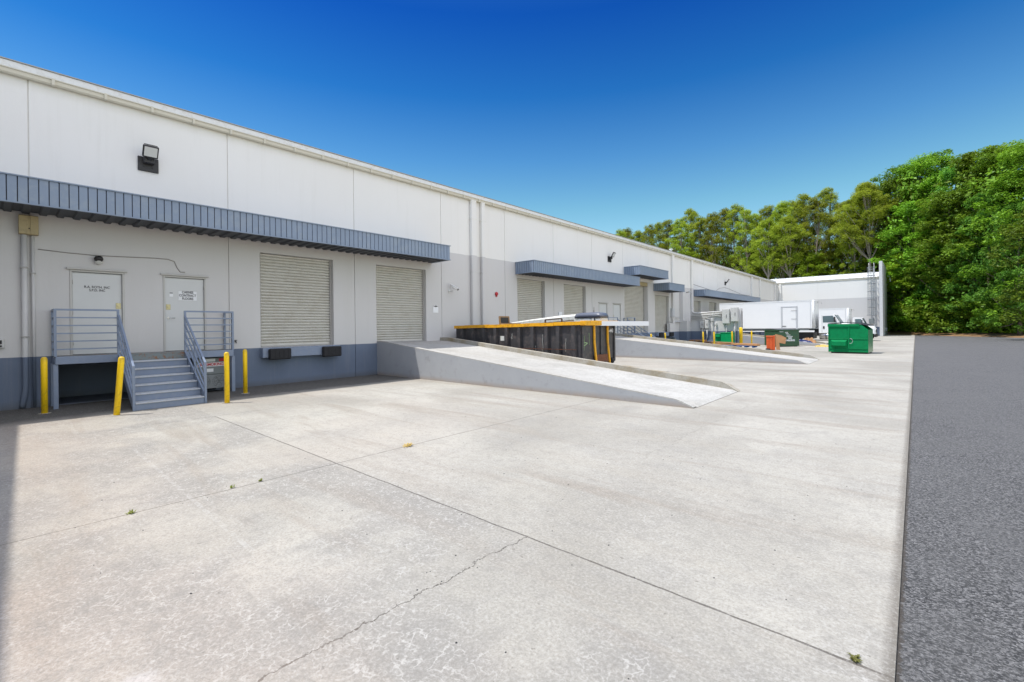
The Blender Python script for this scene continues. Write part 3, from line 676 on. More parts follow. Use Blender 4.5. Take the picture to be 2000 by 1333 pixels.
m = MB(); m.tube([(0.0, 0, 0), (0.05, 0, 0), (0.07, 0, 0), (0.085, 0, 0)], 0.1, 20, rs=[0.1, 0.1, 0.085, 0.03]); m.build('gong', 'red_plastic', t, True)
m = MB(); m.box(0.003, 0.05, -0.05, 0.05, -0.15, -0.095, 0.01); m.build('base', 'red_plastic', t, True)
t = thing('wall_lamp', (W, 1.78, 3.76), 'small round bulkhead lamp above the left near door', 'lamp')
m = MB(); m.tube([(0.0, 0, 0.06), (0.12, 0, 0.05), (0.16, 0, 0.0)], 0.1, 16, rs=[0.085, 0.095, 0.07]); m.build('housing', 'black_metal', t, True)
m = MB(); m.tube([(0.02, 0, -0.0), (0.10, 0, -0.02), (0.13, 0, -0.05)], 0.1, 16, rs=[0.075, 0.085, 0.05]); m.build('glass', 'lens', t, True)
t = thing('hose_tap', (W, 5.05, 1.5), 'small dark hose tap on the wall right of the near landing', 'tap')
m = MB(); m.tube([(0, 0, 0), (0.07, 0, 0), (0.09, 0, -0.05)], 0.018, 8); m.build('spout', 'black_metal', t, True)
m = MB(); m.tube([(0.05, 0, 0.03), (0.05, 0, 0.05)], 0.04, 10); m.build('valve_wheel', 'black_metal', t, True)
t = thing('door_buzzer', (W, 26.9, 2.95), 'small dark buzzer right of the second canopy\'s roll-up doors', 'buzzer')
m = MB(); m.box(0.003, 0.05, -0.06, 0.06, -0.2, -0.02, 0.01); m.build('box', 'guide', t, True)
m = MB(); m.tube([(0.03, 0, -0.02), (0.03, 0.0, 0.2)], 0.012, 6); m.build('conduit', 'cable', t, True)
t = thing('wall_outlet_box', (W, 0.02, 1.72), 'small dark box at the left edge of the photo beside the pipes', 'outlet')
m = MB(); m.box(0.003, 0.07, -0.12, 0.06, -0.22, 0.0, 0.01); m.build('box', 'cabinet_grey', t, True)
m = MB(); m.box(0.0705, 0.08, -0.08, 0.02, -0.12, -0.03); m.box(0.0705, 0.08, -0.08, 0.02, -0.19, -0.15); m.build('socket', 'ink', t, True)

t = thing('junction_box', (W, 0.50, 4.30), 'dull yellow metal junction box high under the near canopy', 'electrical box')
m = MB(); m.box(0.004, 0.17, -0.17, 0.17, -0.02, 0.44, 0.01); m.build('box', 'beige_box', t, True)
m = MB(); m.box(0.1705, 0.182, -0.165, -0.01, -0.01, 0.43, 0.004); m.box(0.1705, 0.182, 0.03, 0.165, -0.01, 0.43, 0.004); m.build('cover', 'beige_box', t, True)
m = MB(); m.cyl((0.17, 0.01, 0.12), 0.012, 0.03, 'x', 8); m.build('latch', 'ink', t, True)
t = thing('conduit_pipe', (W, 0.42, 0), 'thick light grey conduit left of the pair under the yellow box', 'pipe')
m = MB(); m.tube([(0.075, 0, 4.27), (0.075, 0, 0.55), (0.075, -0.01, 0.4), (0.04, -0.05, 0.12), (0.04, -0.06, 0.02)], 0.055, 12); m.build('pipe', 'wall_paint', t, True)
for z in (3.45, 1.75):
    m = MB(); m.box(0.003, 0.14, -0.07, 0.07, z, z+0.03); m.build('strap', 'guide', t, True)
t = thing('conduit_pipe', (W, 0.57, 0), 'thin rusty conduit right of the pair under the yellow box', 'pipe')
m = MB(); m.tube([(0.05, 0, 4.27), (0.05, 0, 0.02)], 0.03, 10); m.build('pipe', 'wall_paint', t, True)
m = MB(); m.box(0.003, 0.09, -0.05, 0.05, 3.32, 3.35); m.build('strap', 'guide', t, True)
cb = MB(); cb.tube([(W+0.012, 0.66, 3.95), (W+0.012, 1.2, 3.92), (W+0.012, 1.8, 3.91), (W+0.012, 2.4, 3.94), (W+0.012, 3.0, 3.97), (W+0.012, 3.3, 3.97), (W+0.012, 3.46, 3.92), (W+0.012, 3.52, 3.75), (W+0.012, 3.60, 3.62), (W+0.015, 3.72, 3.62)], 0.011, 6)
tag(cb.build('cable', 'cable'), 'thin cable swagging along the wall from the yellow box to the second door', 'cable')
cb = MB(); cb.tube([(W+0.012, 52, 5.45), (W+0.012, 53.5, 5.9), (W+0.012, 55.4, 6.1), (W+0.012, 58, 5.95), (W+0.012, 62, 5.62), (W+0.012, 66, 5.6)], 0.015, 6)
tag(cb.build('cable', 'cable'), 'thin cable looping on the wall above the farthest canopy', 'cable')
cb = MB(); cb.bar((W+0.03, 45.3, 5.85), (-15.3, 47.2, 5.3), 0.035)
tag(cb.build('tie_rod', 'cable'), 'thin slanting tie rod at the near end of the farthest canopy', 'rod')
v_ = MB(); v_.tube([(W-0.3, 40.9, 8.45), (W-0.3, 40.9, 8.75)], 0.1, 10); v_.tube([(W-0.3, 40.9, 8.75), (W-0.3, 40.9, 8.82)], 0.17, 10)
tag(v_.build('vent_pipe', 'white_metal'), 'small white vent cap poking above the roof edge', 'vent')

# ---------------------------------------------------------------- steel landing with steps
def landing(y0, y1, s0, s1, xf, xe, ztop, nrail, label, legs=True, mate='steel_blue'):
    t = thing('steel_landing', (W, y0, 0), label, 'staircase', 'steel stairs up to the doors')
    m = MB(); m.box(W+0.003, xf, y0, y1, ztop-0.03, ztop-0.001, 0.004)
    m.build('deck', 'rust_edge', t)
    for a, b_ in ((y0, s0), (s1, y1)):
        m = MB(); m.box(xf+0.001, xf+0.03, a, b_, ztop-0.19, ztop-0.0, 0.004); m.build('edge_beam', mate, t)
    m = MB(); m.box(xf-0.03, xf-0.001, s0, s1, ztop-0.181, ztop-0.032, 0.004); m.box(xf-0.03, xf+0.02, s0, s1, ztop-0.2, ztop-0.184); m.build('top_riser', 'rust_edge', t)
    for ya in (y0, y1):
        m = MB(); m.box(W+0.003, xf, ya-0.015 if ya == y0 else ya-0.015, ya+0.015, ztop-0.19, ztop-0.032, 0.003); m.build('edge_beam', mate, t)
        for xx in (W+0.06, xf-0.045):
            m = MB(); m.box(xx-0.045, xx+0.045, ya-0.045, ya+0.045, 0.0, ztop-0.192, 0.004); m.build('leg', mate, t)
    n = int(round(ztop/0.181)); run = (xe-xf)/(n-1)
    for k in range(1, n):
        z = ztop*(1-k/n); xa = xf+run*(k-1)
        m = MB(); m.box(xa, xa+run+0.03, s0+0.03, s1-0.03, z-0.035, z, 0.008)
        for q in range(3): m.box(xa+run*0.3*q+0.05, xa+run*0.3*q+0.07, s0+0.05, s1-0.05, z+0.0005, z+0.004)
        m.build('tread', 'tread_blue', t)
        m = MB(); m.box(xa+run-0.012, xa+run, s0+0.03, s1-0.03, z-ztop/n+0.002, z-0.037); m.build('riser', mate, t)
    for ys in (s0, s1):
        m = MB()
        m.add([(xf, ys-0.02, ztop-0.22), (xf, ys+0.02, ztop-0.22), (xe+0.02, ys+0.02, 0.0), (xe+0.02, ys-0.02, 0.0), (xf, ys-0.02, ztop+0.02), (xf, ys+0.02, ztop+0.02), (xe+0.02, ys+0.02, 0.22), (xe+0.02, ys-0.02, 0.22)],
              [(0, 1, 2, 3), (4, 7, 6, 5), (0, 3, 7, 4), (1, 5, 6, 2), (3, 2, 6, 7), (0, 4, 5, 1)])
        m.build('stringer', mate, t)
    H = 1.17
    def rail(p, q, name='railing'):
        m = MB()
        for k in range(nrail):
            z = H*(1-k/(nrail+0.0))
            r_ = 0.045 if k == 0 else 0.032
            m.bar((p[0], p[1], p[2]+z-0.02), (q[0], q[1], q[2]+z-0.02), r_)
        m.bar((p[0], p[1], p[2]), (p[0], p[1], p[2]+H), 0.05); m.bar((q[0], q[1], q[2]), (q[0], q[1], q[2]+H), 0.05)
        return m.build(name, mate, t)
    rail((xf-0.03, y0, ztop), (xf-0.03, s0-0.01, ztop)); rail((xf-0.03, s1+0.01, ztop), (xf-0.03, y1, ztop))
    rail((W+0.05, y0, ztop), (xf-0.08, y0, ztop)); rail((W+0.05, y1, ztop), (xf-0.08, y1, ztop))
    for ys in (s0, s1):
        m = MB()
        for k in range(4):
            z0_ = H*(0.95-0.2*k); m.bar((xf, ys, ztop+z0_-0.1), (xe, ys, z0_-0.05 if k else z0_-0.08), 0.045 if k == 0 else 0.032)
        m.bar((xe, ys, 0.0), (xe, ys, H*0.95-0.06), 0.05)
        xm = (xf+xe)/2; m.bar((xm, ys, ztop/2+0.05), (xm, ys, ztop/2+H*0.95-0.09), 0.04)
        m.build('stair_rail', mate, t)
    return t
landing(0.90, 4.74, 2.08, 3.52, -15.60, -13.72, 1.27, 6, 'slate blue steel landing and steps in front of the two near doors')
landing(27.2, 31.1, 28.5, 29.9, -15.45, -13.4, 1.27, 5, 'far blue steel landing and steps half hidden behind the second ramp')

# ac unit under the landing
t = thing('air_conditioner', (-15.90, 4.24, 0.12), 'grey machine with a fan grille and NO SMOKING sticker under the near landing', 'air conditioner')
m = MB(); m.box(-0.3, 0.0, -0.42, 0.42, 0.42, 0.92, 0.015); m.box(-0.3, -0.03, -0.42, 0.42, 0.0, 0.419, 0.01)
for yy in (-0.4, 0.4):
    for xx in (-0.28, -0.03): m.box(xx-0.02, xx+0.02, yy-0.02, yy+0.02, -0.12, -0.001)
m.build('casing', 'unit_grey', t, True)
m = MB()
for k in range(29): m.bar((-0.012, -0.42+k*0.03, 0.01), (-0.012, -0.42+k*0.03, 0.41), 0.004)
for k in range(14): m.bar((-0.006, -0.42, 0.01+k*0.03), (-0.006, 0.42, 0.01+k*0.03), 0.004)
m.build('grille', 'grey_pipe', t, True)
for yy in (-0.2, 0.2):
    m = MB()
    for r in (0.06, 0.12, 0.17):
        m.tube([(-0.02, yy+r*math.cos(a*math.pi/8), 0.21+r*math.sin(a*math.pi/8)) for a in range(17)], 0.005, 5, False)
    for k in range(6): m.bar((-0.024, yy, 0.21), (-0.024, yy+0.16*math.cos(k*1.047), 0.21+0.16*math.sin(k*1.047)), 0.03, 0.006)
    m.build('fan', 'black_metal', t, True)
m = MB(); m.box(0.001, 0.005, -0.36, 0.33, 0.66, 0.78); st = m.build('sticker', 'sign_white', t, True)
text('lettering', 'NO SMOKING', 0.115, 'red_ink', st, face_px(-15.90+0.008, 4.225, 0.84), bold=0.004, sx=0.92)
m = MB(); m.box(0.001, 0.004, -0.2, 0.1, 0.81, 0.89); m.build('sticker', 'sign_white', t, True)
m = MB(); m.box(0.001, 0.004, -0.12, 0.05, 0.5, 0.6); m.build('sticker', 'sign_white', t, True)
m = MB(); m.box(0.001, 0.004, 0.2, 0.38, 0.8, 0.9); m.build('sticker', 'red_ink', t, True)

# ---------------------------------------------------------------- bollards
def bollard_mesh(r, h):
    m = MB(); m.tube([(0, 0, 0), (0, 0, h-0.06), (0, 0, h-0.025), (0, 0, h-0.005), (0, 0, h)], r, 20, rs=[r, r, r*0.86, r*0.5, 0.002]); return m
BT = []
def bollard(x, y, label, h=1.32, r=0.058, lean=(0, 0), cat='bollard', grp='yellow bollards along the building'):
    if not BT:
        t = thing('bollard', (x, y, 0), label, cat, grp)
        bollard_mesh(r, h).build('post', 'bollard_yellow', t, True)
        m = MB(); m.tube([(0, 0, 0.001), (0, 0, 0.008)], 0.11, 18); m.build('footing', 'old_curb', t, True)
        BT.append(t)
    else:
        t = copy_tree(BT[0]); t['label'] = label; t['group'] = grp; t.location = (x, y, 0)
        t.scale = (r/0.058, r/0.058, h/1.32)
    t.rotation_euler = (lean[0], lean[1], 0); return t
bollard(-15.03, 0.68, 'yellow bollard at the left corner of the near landing', 1.30)
bollard(-13.33, 1.72, 'leaning yellow bollard left of the foot of the near steps', 1.33, lean=(R(-4.2), R(1.0)))
bollard(-13.21, 3.86, 'yellow bollard right of the foot of the near steps', 1.33)
bollard(-14.79, 4.80, 'yellow bollard against the blue wall left of the first roll-up door', 1.32)
bollard(-13.14, 28.7, 'yellow bollard beside the foot of the far steps', 1.31)
bollard(-13.89, 32.7, 'yellow bollard in front of the tall far roll-up door', 1.31)
bollard(-12.75, 37.4, 'yellow bollard in front of the twin switch boxes', 1.31)
bollard(-11.88, 37.3, 'yellow bollard left of the small bright green bin', 1.31)
bollard(-11.26, 39.8, 'thin yellow bollard in front of the small bright green bin', 1.31)
bollard(-11.15, 41.9, 'thick tall yellow bollard at the end of the screen wall', 1.62, 0.135)
bollard(-10.2, 41.4, 'yellow bollard right of the thick one at the screen wall', 1.31)

# ---------------------------------------------------------------- ramps
def dock_ramp(y0, y1, xe, label, curb_near=True, near_h=0.03):
    t = thing('loading_ramp', (W, y0, 0), label, 'ramp', 'concrete ramps up to the doors')
    x0 = W+0.004; zt = 1.27
    xb = W+0.5; ze = 0.05
    m = MB(); m.prism([(x0, -0.03), (x0, zt), (xb, zt), (xe-0.12, ze), (xe, 0.004), (xe, -0.03)], y0+0.2, y1-0.2, 'y'); m.build('deck', 'ramp_deck', t)
    def topz(x): return zt if x < xb else ze+(zt-ze)*(xe-0.12-x)/(xe-0.12-xb)
    # near side wall: painted face with bare rounded top, dies at a blunt nose
    xn = xe-0.40
    zn = topz(xn)+0.09
    m = MB(); m.prism([(x0, -0.03), (x0, zt+0.06), (xb, zt+0.045), (xn, zn-0.02), (xn+0.12, zn-0.07), (xe-0.02, 0.01), (xe-0.02, -0.03)], y0, y0+0.2-0.002, 'y'); m.build('side_wall', 'ramp_side', t)
    m = MB(); m.prism([(x0, zt+0.062), (xb, zt+0.047), (xn, zn-0.018), (xn+0.12, zn-0.068), (xe-0.02, 0.012), (xe-0.01, 0.03), (xn+0.14, zn-0.035), (xn, zn+0.01), (xb, zt+0.075), (x0, zt+0.09)], y0+0.004, y0+0.195, 'y'); m.build('coping', 'ramp_deck', t)
    # far side kerb: higher, worn bare concrete
    zk = topz(xn)+0.17
    m = MB(); m.prism([(x0, -0.03), (x0, zt+0.15), (xb, zt+0.15), (xn, zk), (xn+0.15, zk-0.07), (xe+0.02, 0.01), (xe+0.02, -0.03)], y1-0.198, y1+0.02, 'y'); m.build('kerb', 'old_curb', t)
    return t
dock_ramp(10.2, 13.68, -3.70, 'nearest pale concrete ramp with grey painted side, up to the second roll-up door')
dock_ramp(24.3, 27.8, -3.70, 'second concrete ramp with worn grey side, beyond the black skip')
dock_ramp(44.6, 47.0, -5.6, 'far low concrete ramp beside the white truck')

# ---------------------------------------------------------------- roll-off container
X1 = -9.25; XA = -16.1; ya, yb = 14.2, 16.72
def tz(x): return 1.92+0.012*(x-XA)
t = thing('skip_container', ((XA+X1)/2, 15.4, 0), 'long black roll-off skip with a yellow top rail between the two ramps', 'skip')
m = MB(); zb = 0.42
for (yy, s_) in ((ya, 1), (yb, -1)):
    m.add([(XA, yy, zb), (X1, yy, zb), (X1, yy, tz(X1)-0.1), (XA, yy, tz(XA)-0.1), (XA, yy+s_*0.04, zb), (X1, yy+s_*0.04, zb), (X1, yy+s_*0.04, tz(X1)-0.1), (XA, yy+s_*0.04, tz(XA)-0.1)],
          [(0, 1, 2, 3), (7, 6, 5, 4), (0, 4, 5, 1), (2, 6, 7, 3)])
m.box(XA, X1, ya+0.05, yb-0.05, zb, zb+0.1)
m.box(XA, XA+0.05, ya+0.05, yb-0.05, zb+0.1, 1.8)
m.build('body', 'con_black', t)
for (yy, s_) in ((ya, -1), (yb, 1)):
    for x in (-15.6, -14.9, -14.2, -13.5, -12.85, -12.15, -11.45, -10.75, -10.2, -9.5):
        m = MB(); m.prism([(x-0.10, yy), (x-0.075, yy+s_*0.115), (x+0.075, yy+s_*0.115), (x+0.10, yy)], zb, tz(x)-0.12, 'z'); m.build('side_rib', 'con_black', t)
for (yy, s_) in ((ya, -1), (yb, 1)):
    m = MB()
    n = 10
    for k in range(n):
        a, b_ = XA+(X1+0.3-XA)*k/n, XA+(X1+0.3-XA)*(k+1)/n
        dz = random.uniform(-0.012, 0.012); dy = random.uniform(-0.015, 0.015)
        m.add([(a, yy+s_*0.12+dy, tz(a)-0.1+dz), (b_, yy+s_*0.12+dy, tz(b_)-0.1+dz), (b_, yy-s_*0.05, tz(b_)-0.1+dz), (a, yy-s_*0.05, tz(a)-0.1+dz),
               (a, yy+s_*0.12+dy, tz(a)+0.03+dz), (b_, yy+s_*0.12+dy, tz(b_)+0.03+dz), (b_, yy-s_*0.05, tz(b_)+0.03+dz), (a, yy-s_*0.05, tz(a)+0.03+dz)],
              [(0, 1, 2, 3), (4, 7, 6, 5), (0, 4, 5, 1), (2, 6, 7, 3), (1, 5, 6, 2), (0, 3, 7, 4)])
    m.build('top_rail', 'con_yellow', t)
m = MB(); m.box(X1-0.02, X1+0.2, ya+0.02, yb-0.02, 1.88, 2.06, 0.015); m.build('end_rail', 'con_yellow', t)
# end door: three panels, two yellow stiles that kick out at the foot, rusty sill
m = MB(); m.box(X1-0.04, X1+0.02, ya+0.01, yb-0.01, zb, 1.88); m.build('end_door', 'con_black', t)
for yy in (ya+0.09, 15.6, yb-0.08):
    m = MB(); m.box(X1+0.021, X1+0.075, yy-0.045, yy+0.045, zb+0.02, 1.87, 0.008); m.build('door_rib', 'con_black', t)
for yy in (15.08, 16.08):
    m = MB(); m.bar((X1+0.06, yy, 1.88), (X1+0.07, yy-0.01, 1.2), 0.09, 0.05); m.bar((X1+0.072, yy-0.01, 1.215), (X1+0.14, yy+0.02, 0.34), 0.088, 0.05)
    m.build('yellow_stile', 'con_yellow', t)
m = MB(); m.box(X1+0.021, X1+0.12, 15.14, 16.02, 0.44, 0.75, 0.02); m.build('rusty_sill', 'con_rust', t)
for yy in (14.5, 16.45):
    m = MB(); m.cyl((X1-0.02, yy-0.09, 0.46), 0.13, 0.18, 'y', 16); m.build('roller', 'rubber', t)
    m = MB(); m.bar((X1-0.1, yy-0.12, 0.62), (X1+0.02, yy-0.12, 0.44), 0.05); m.bar((X1-0.1, yy+0.12, 0.62), (X1+0.02, yy+0.12, 0.44), 0.05); m.build('roller_bracket', 'con_rust', t)
for yy in (14.95, 15.95):
    m = MB(); m.box(XA+0.1, X1-0.25, yy-0.06, yy+0.06, 0.0, zb-0.001, 0.01); m.build('skid', 'con_rust', t)
text('lettering', '-443', 0.21, 'white_ink', t, face_px(X1+0.024, 16.42, 1.66), bold=0.004, sx=0.95)
m = MB()
for a, b_ in (((14.40, 0.95), (14.44, 1.5)), ((14.40, 1.25), (14.66, 1.22)), ((14.66, 1.22), (14.42, 1.12)), ((14.78, 1.15), (14.76, 1.6))):
    m.bar((X1+0.023, a[0], a[1]), (X1+0.023, b_[0], b_[1]), 0.005, 0.025)
m.build('paint_mark', simple('chalk_green', (0.35, 0.5, 0.25), 0.8), t)
m = MB(); m.box(-13.27, -13.05, ya-0.006, ya-0.002, 1.28, 1.48); m.build('sticker', 'dirty_white', t)
m = MB(); m.box(XA+0.1, X1-0.1, ya-0.125, ya-0.117, 0.98, 1.0); m.build('seam_strip', 'con_rust', t)
# odd white scrape marks
for x, z0_, z1_ in ((-10.98, 0.75, 1.55), (-11.35, 0.8, 1.1), (-12.6, 1.35, 1.6), (-9.9, 0.9, 1.4)):
    m = MB(); q = [(x+random.uniform(-.02, .02), ya-0.105 if False else ya-0.006, z0_+(z1_-z0_)*k/6) for k in range(7)]
    for k in range(6): m.bar(q[k], q[k+1], 0.035 if x != -9.9 else 0.015, 0.006)
    m.build('paint_scrape', 'dirty_white', t)

# junk in the skip
t = thing('scrap_hull', (-10.55, 16.15, 1.95), 'long pale tapering panel with a grey rounded end on top of the skip', 'scrap hull')
m = MB()
def sect(x, w_, z0_, z1_, r): return [(x, -w_, z0_), (x, w_, z0_), (x, w_, z1_-r), (x, w_-r, z1_), (x, -w_+r, z1_), (x, -w_, z1_-r)]
ss = [sect(-3.7, .15, 0.0, 0.12, .03), sect(-2.4, .24, 0.05, 0.24, .05), sect(-1.0, .27, 0.12, 0.36, .08), sect(0.12, .28, 0.2, 0.42, .08)]
vs = [p for s_ in ss for p in s_]; fs = [(i*6+k, i*6+(k+1) % 6, (i+1)*6+(k+1) % 6, (i+1)*6+k) for i in range(3) for k in range(6)]+[(0, 1, 2, 3, 4, 5), (23, 22, 21, 20, 19, 18)]
m.add(vs, fs); m.build('hull', 'dirty_white', t, True)
m = MB(); m.box(-0.12, 1.2, -0.28, 0.3, -0.15, 0.24, 0.04); m.build('seat_base', 'dirty_white', t, True)
m = MB(); ss = [sect(-0.1, .26, 0.245, 0.34, .04), sect(0.0, .30, 0.245, 0.42, .08), sect(0.2, .30, 0.245, 0.46, .1), sect(1.0, .30, 0.245, 0.46, .1), sect(1.16, .30, 0.245, 0.42, .08), sect(1.22, .27, 0.245, 0.34, .04)]
vs = [p for s_ in ss for p in s_]; fs = [(i*6+k, i*6+(k+1) % 6, (i+1)*6+(k+1) % 6, (i+1)*6+k) for i in range(5) for k in range(6)]+[(0, 1, 2, 3, 4, 5), tuple(range(35, 29, -1))]
m.add(vs, fs, True); m.build('grey_top', 'grey_vinyl', t, True)
m = MB(); m.box(0.75, 0.93, -0.32, -0.284, 0.02, 0.25, 0.01); lt = m.build('hatch', 'ink', t, True)
m = MB(); m.box(0.785, 0.895, -0.326, -0.3205, 0.06, 0.21); m.build('hatch_panel', 'dirty_white', lt, True)
t = thing('wooden_chair', (-13.55, 15.2, 1.72), 'broken wooden armchair frame sticking out of the skip', 'chair')
m = MB()
m.bar((-0.35, -0.3, 0.0), (-0.42, -0.3, 0.62), 0.06); m.bar((-0.35, 0.3, 0.0), (-0.42, 0.3, 0.62), 0.06); m.bar((-0.42, -0.3, 0.6), (-0.42, 0.3, 0.6), 0.05, 0.07); m.build('back_frame', 'wood', t, True)
m = MB(); m.box(-0.45, -0.38, -0.26, 0.26, 0.3, 0.58, 0.02); m.build('back_rest', 'black_metal', t, True)
for yy in (-0.3, 0.3):
    m = MB(); m.bar((-0.38, yy, 0.3), (0.3, yy, 0.28), 0.05); m.bar((0.28, yy, 0.28), (0.2, yy, 0.0), 0.05); m.build('arm', 'wood', t, True)
m = MB(); m.box(-0.35, 0.3, -0.27, 0.27, 0.12, 0.19, 0.02); m.build('seat', 'wood', t, True)
t = thing('white_beam', (-8.8, 15.9, 1.95), 'long white foam beam poking out past the end of the skip', 'beam')
m = MB(); m.tube([(-1.6, -0.9, 0.02), (0.5, -0.05, 0.02), (0.9, 1.15, -0.03), (0.93, 1.25, -0.03)], 0.1, 10, rs=[0.1, 0.1, 0.1, 0.08]) if False else m.bar((-0.9, -1.2, 0.02), (0.85, 1.15, -0.02), 0.2, 0.18)
m.build('beam', 'bright_white', t, True)
m = MB(); m.bar((0.0, 0.02, -0.01), (0.06, 0.1, -0.01), 0.168, 0.168); m.build('joint_band', 'grey_pipe', t, True)
t = thing('picture_frame', (-11.3, 15.3, 1.92), 'dark wooden frame piece lying under the pale panel in the skip', 'frame')
m = MB(); m.bar((-0.4, 0, 0.22), (0.45, 0, 0.26), 0.05, 0.045); m.bar((-0.4, 0, 0.0), (-0.4, 0, 0.22), 0.05); m.bar((0.45, 0, 0.0), (0.45, 0, 0.26), 0.05); m.build('frame', 'dark_wood', t, True)

# ---------------------------------------------------------------- electrical gear
def cabinet(loc, sz, label, face='y', mat='cabinet_grey', handle=True):
    t = thing('electrical_cabinet', loc, label, 'electrical box', 'electrical cabinets')
    a, d, h = sz; m = MB()
    if face == 'y':
        m.box(0, a, -d, 0, 0, h, 0.012); m.build('case', mat, t, True)
        m = MB(); m.box(0.03, a-0.03, -d-0.02, -d-0.001, 0.03, h-0.03, 0.006); dr = m.build('door', mat, t, True)
        if handle: m = MB(); m.box(a*0.6, a*0.6+0.03, -d-0.05, -d-0.021, h*0.4, h*0.62, 0.005); m.build('handle', 'ink', dr, True)
    else:
        m.box(0, d, 0, a, 0, h, 0.012); m.build('case', mat, t, True)
        m = MB(); m.box(d+0.001, d+0.02, 0.03, a-0.03, 0.03, h-0.03, 0.006); m.build('door', mat, t, True)
    return t
yw = 42.797
cabinet((-12.85, yw, 1.92), (0.62, 0.3, 1.3), 'large grey cabinet, left of the two high on the screen wall')
cabinet((-12.12, yw, 2.1), (0.58, 0.3, 1.25), 'large grey cabinet, right of the two high on the screen wall')
cabinet((-14.82, yw, 1.50), (0.36, 0.2, 0.72), 'grey switch box with a black lever, left of the twin pair')
cabinet((-14.38, yw, 1.50), (0.34, 0.2, 0.74), 'grey switch box with a black lever, right of the twin pair')
cabinet((-13.88, yw, 2.15), (0.26, 0.15, 0.3), 'small square junction box among the conduits', handle=False)
cabinet((-13.55, yw, 1.75), (0.2, 0.12, 0.25), 'smallest junction box right of the twin switch boxes', handle=False)
cabinet((W+0.003, 39.05, 0.75), (1.1, 0.28, 1.25), 'pale cabinet painted into the blue band left of the pier', 'x', 'wall_paint')
cabinet((W+0.003, 38.95+0.9, 2.6), (0.5, 0.2, 0.75), 'small dark-edged meter box above the pale cabinet', 'x', 'grey_pipe')
def pipe(pts, r, label, mat='cabinet_grey', name='conduit_pipe'):
    m = MB(); m.tube(pts, r, 8); return tag(m.build(name, mat), label, 'pipe', 'conduits on the screen wall')
yp = yw-0.12
pipe([(W+0.1, 43.5, 4.95), (W+0.5, 43.2, 4.98), (-15.72, 42.9, 4.9), (-15.64, yp, 4.6), (-15.62, yp, 3.4), (-15.55, yp, 3.1), (-15.3, yp, 2.93), (-14.9, yp, 2.9), (-13.8, yp, 2.98), (-12.8, yp, 3.0)], 0.06, 'thick pale conduit sweeping down the pier and along the screen wall top')
pipe([(-15.65, yp, 3.0), (-15.5, yp, 2.75), (-15.2, yp, 2.70), (-14.2, yp, 2.74), (-12.85, yp, 2.82)], 0.045, 'second conduit down on the screen wall, ending at the left large cabinet')
pipe([(-15.68, yp, 2.62), (-14.4, yp, 2.6), (-13.7, yp, 2.62), (-13.3, yp, 2.66), (-12.9, yp, 2.58)], 0.035, 'third conduit down on the screen wall')
pipe([(-15.68, yp, 2.48), (-14.2, yp, 2.47), (-14.0, yp, 2.42), (-13.9, yp, 2.2)], 0.035, 'fourth conduit down, bending into the square junction box')
pipe([(-15.68, yp, 2.36), (-14.4, yp, 2.34), (-14.25, yp, 2.22)], 0.03, 'lowest conduit of the bundle, above the twin switch boxes')
pipe([(-13.76, yp, 2.16), (-13.76, yp, 0.47)], 0.03, 'vertical conduit dropping from the square junction box')
pipe([(-13.72, yp, 2.95), (-13.72, yp, 2.44)], 0.035, 'short vertical conduit linking the top conduits to the square junction box')
pipe([(-13.45, yp, 1.75), (-13.45, yp, 1.2), (-13.5, yp, 0.47)], 0.028, 'vertical conduit dropping from the smallest junction box')
pipe([(-14.62, yp, 1.5), (-14.62, yp, 0.47)], 0.05, 'short conduit below the left twin switch box')
pipe([(-14.2, yp, 1.5), (-14.2, yp, 0.8), (-14.25, yp, 0.47)], 0.05, 'short conduit below the right twin switch box')
pipe([(-12.55, yp, 1.92), (-12.55, yp, 0.5)], 0.05, 'conduit below the left large cabinet')
pipe([(-11.85, yp, 2.1), (-11.85, yp, 0.5)], 0.05, 'conduit below the right large cabinet')
for k, (y, z0_, z1_) in enumerate(((39.3, 2.0, 2.6), (39.6, 2.0, 2.45), (39.95, 2.0, 3.1))):
    pipe([(W+0.12, y, z0_), (W+0.12, y, z1_)], 0.04, ('left', 'middle', 'right')[k]+' of three stub conduits above the pale cabinet')
pipe([(W+0.1, 40.1, 2.55), (W+0.1, 40.9, 2.55), (W+0.12, 41.6, 2.5)], 0.035, 'horizontal conduit from the meter box towards the pier')
pipe([(W+0.15, 40.3, 2.15), (W+0.15, 41.8, 2.15)], 0.05, 'short dark horizontal conduit just left of the pier', 'grey_pipe')
m = MB(); m.box(W+0.003, W+0.3, 37.95+2.0, 40.35, 0.0, 0.7, 0.01)
tag(m.build('utility_pedestal', 'unit_grey'), 'dark squat box on the ground below the pale cabinet', 'utility box')

# ---------------------------------------------------------------- dumpsters
# big green one: seen from its side
t = thing('dumpster', (-2.12, 34.1, 0.0), 'large bright green dumpster with a black lid in the open yard', 'dumpster', rz=R(-4))
Ww = 1.95; D_ = 1.75
pf = [(-Ww, 0.08), (0, 0.08), (0, 1.44), (-0.33, 1.76), (-Ww, 1.80)]
m = MB(); m.prism(pf, 0, 0.03, 'y'); m.prism(pf, D_-0.03, D_, 'y'); m.box(-Ww, -Ww+0.03, 0.03, D_-0.03, 0.08, 1.79); m.box(-Ww+0.03, -0.03, 0.03, D_-0.03, 0.08, 0.12)
m.build('body', 'bin_green', t, True)
m = MB(); m.box(-0.03, -0.0, 0.031, D_-0.031, 0.08, 1.44); m.build('front_panel', 'bin_green_worn', t, True)
m = MB(); m.box(-0.97, -0.9, -0.035, -0.001, 0.28, 1.66, 0.006); m.box(-Ww, 0.0, -0.03, -0.001, 0.86, 0.91, 0.006); m.box(-Ww, 0.0, -0.04, -0.001, 0.10, 0.14, 0.004); m.box(-Ww, 0.0, -0.035, -0.001, 0.28, 0.31, 0.004)
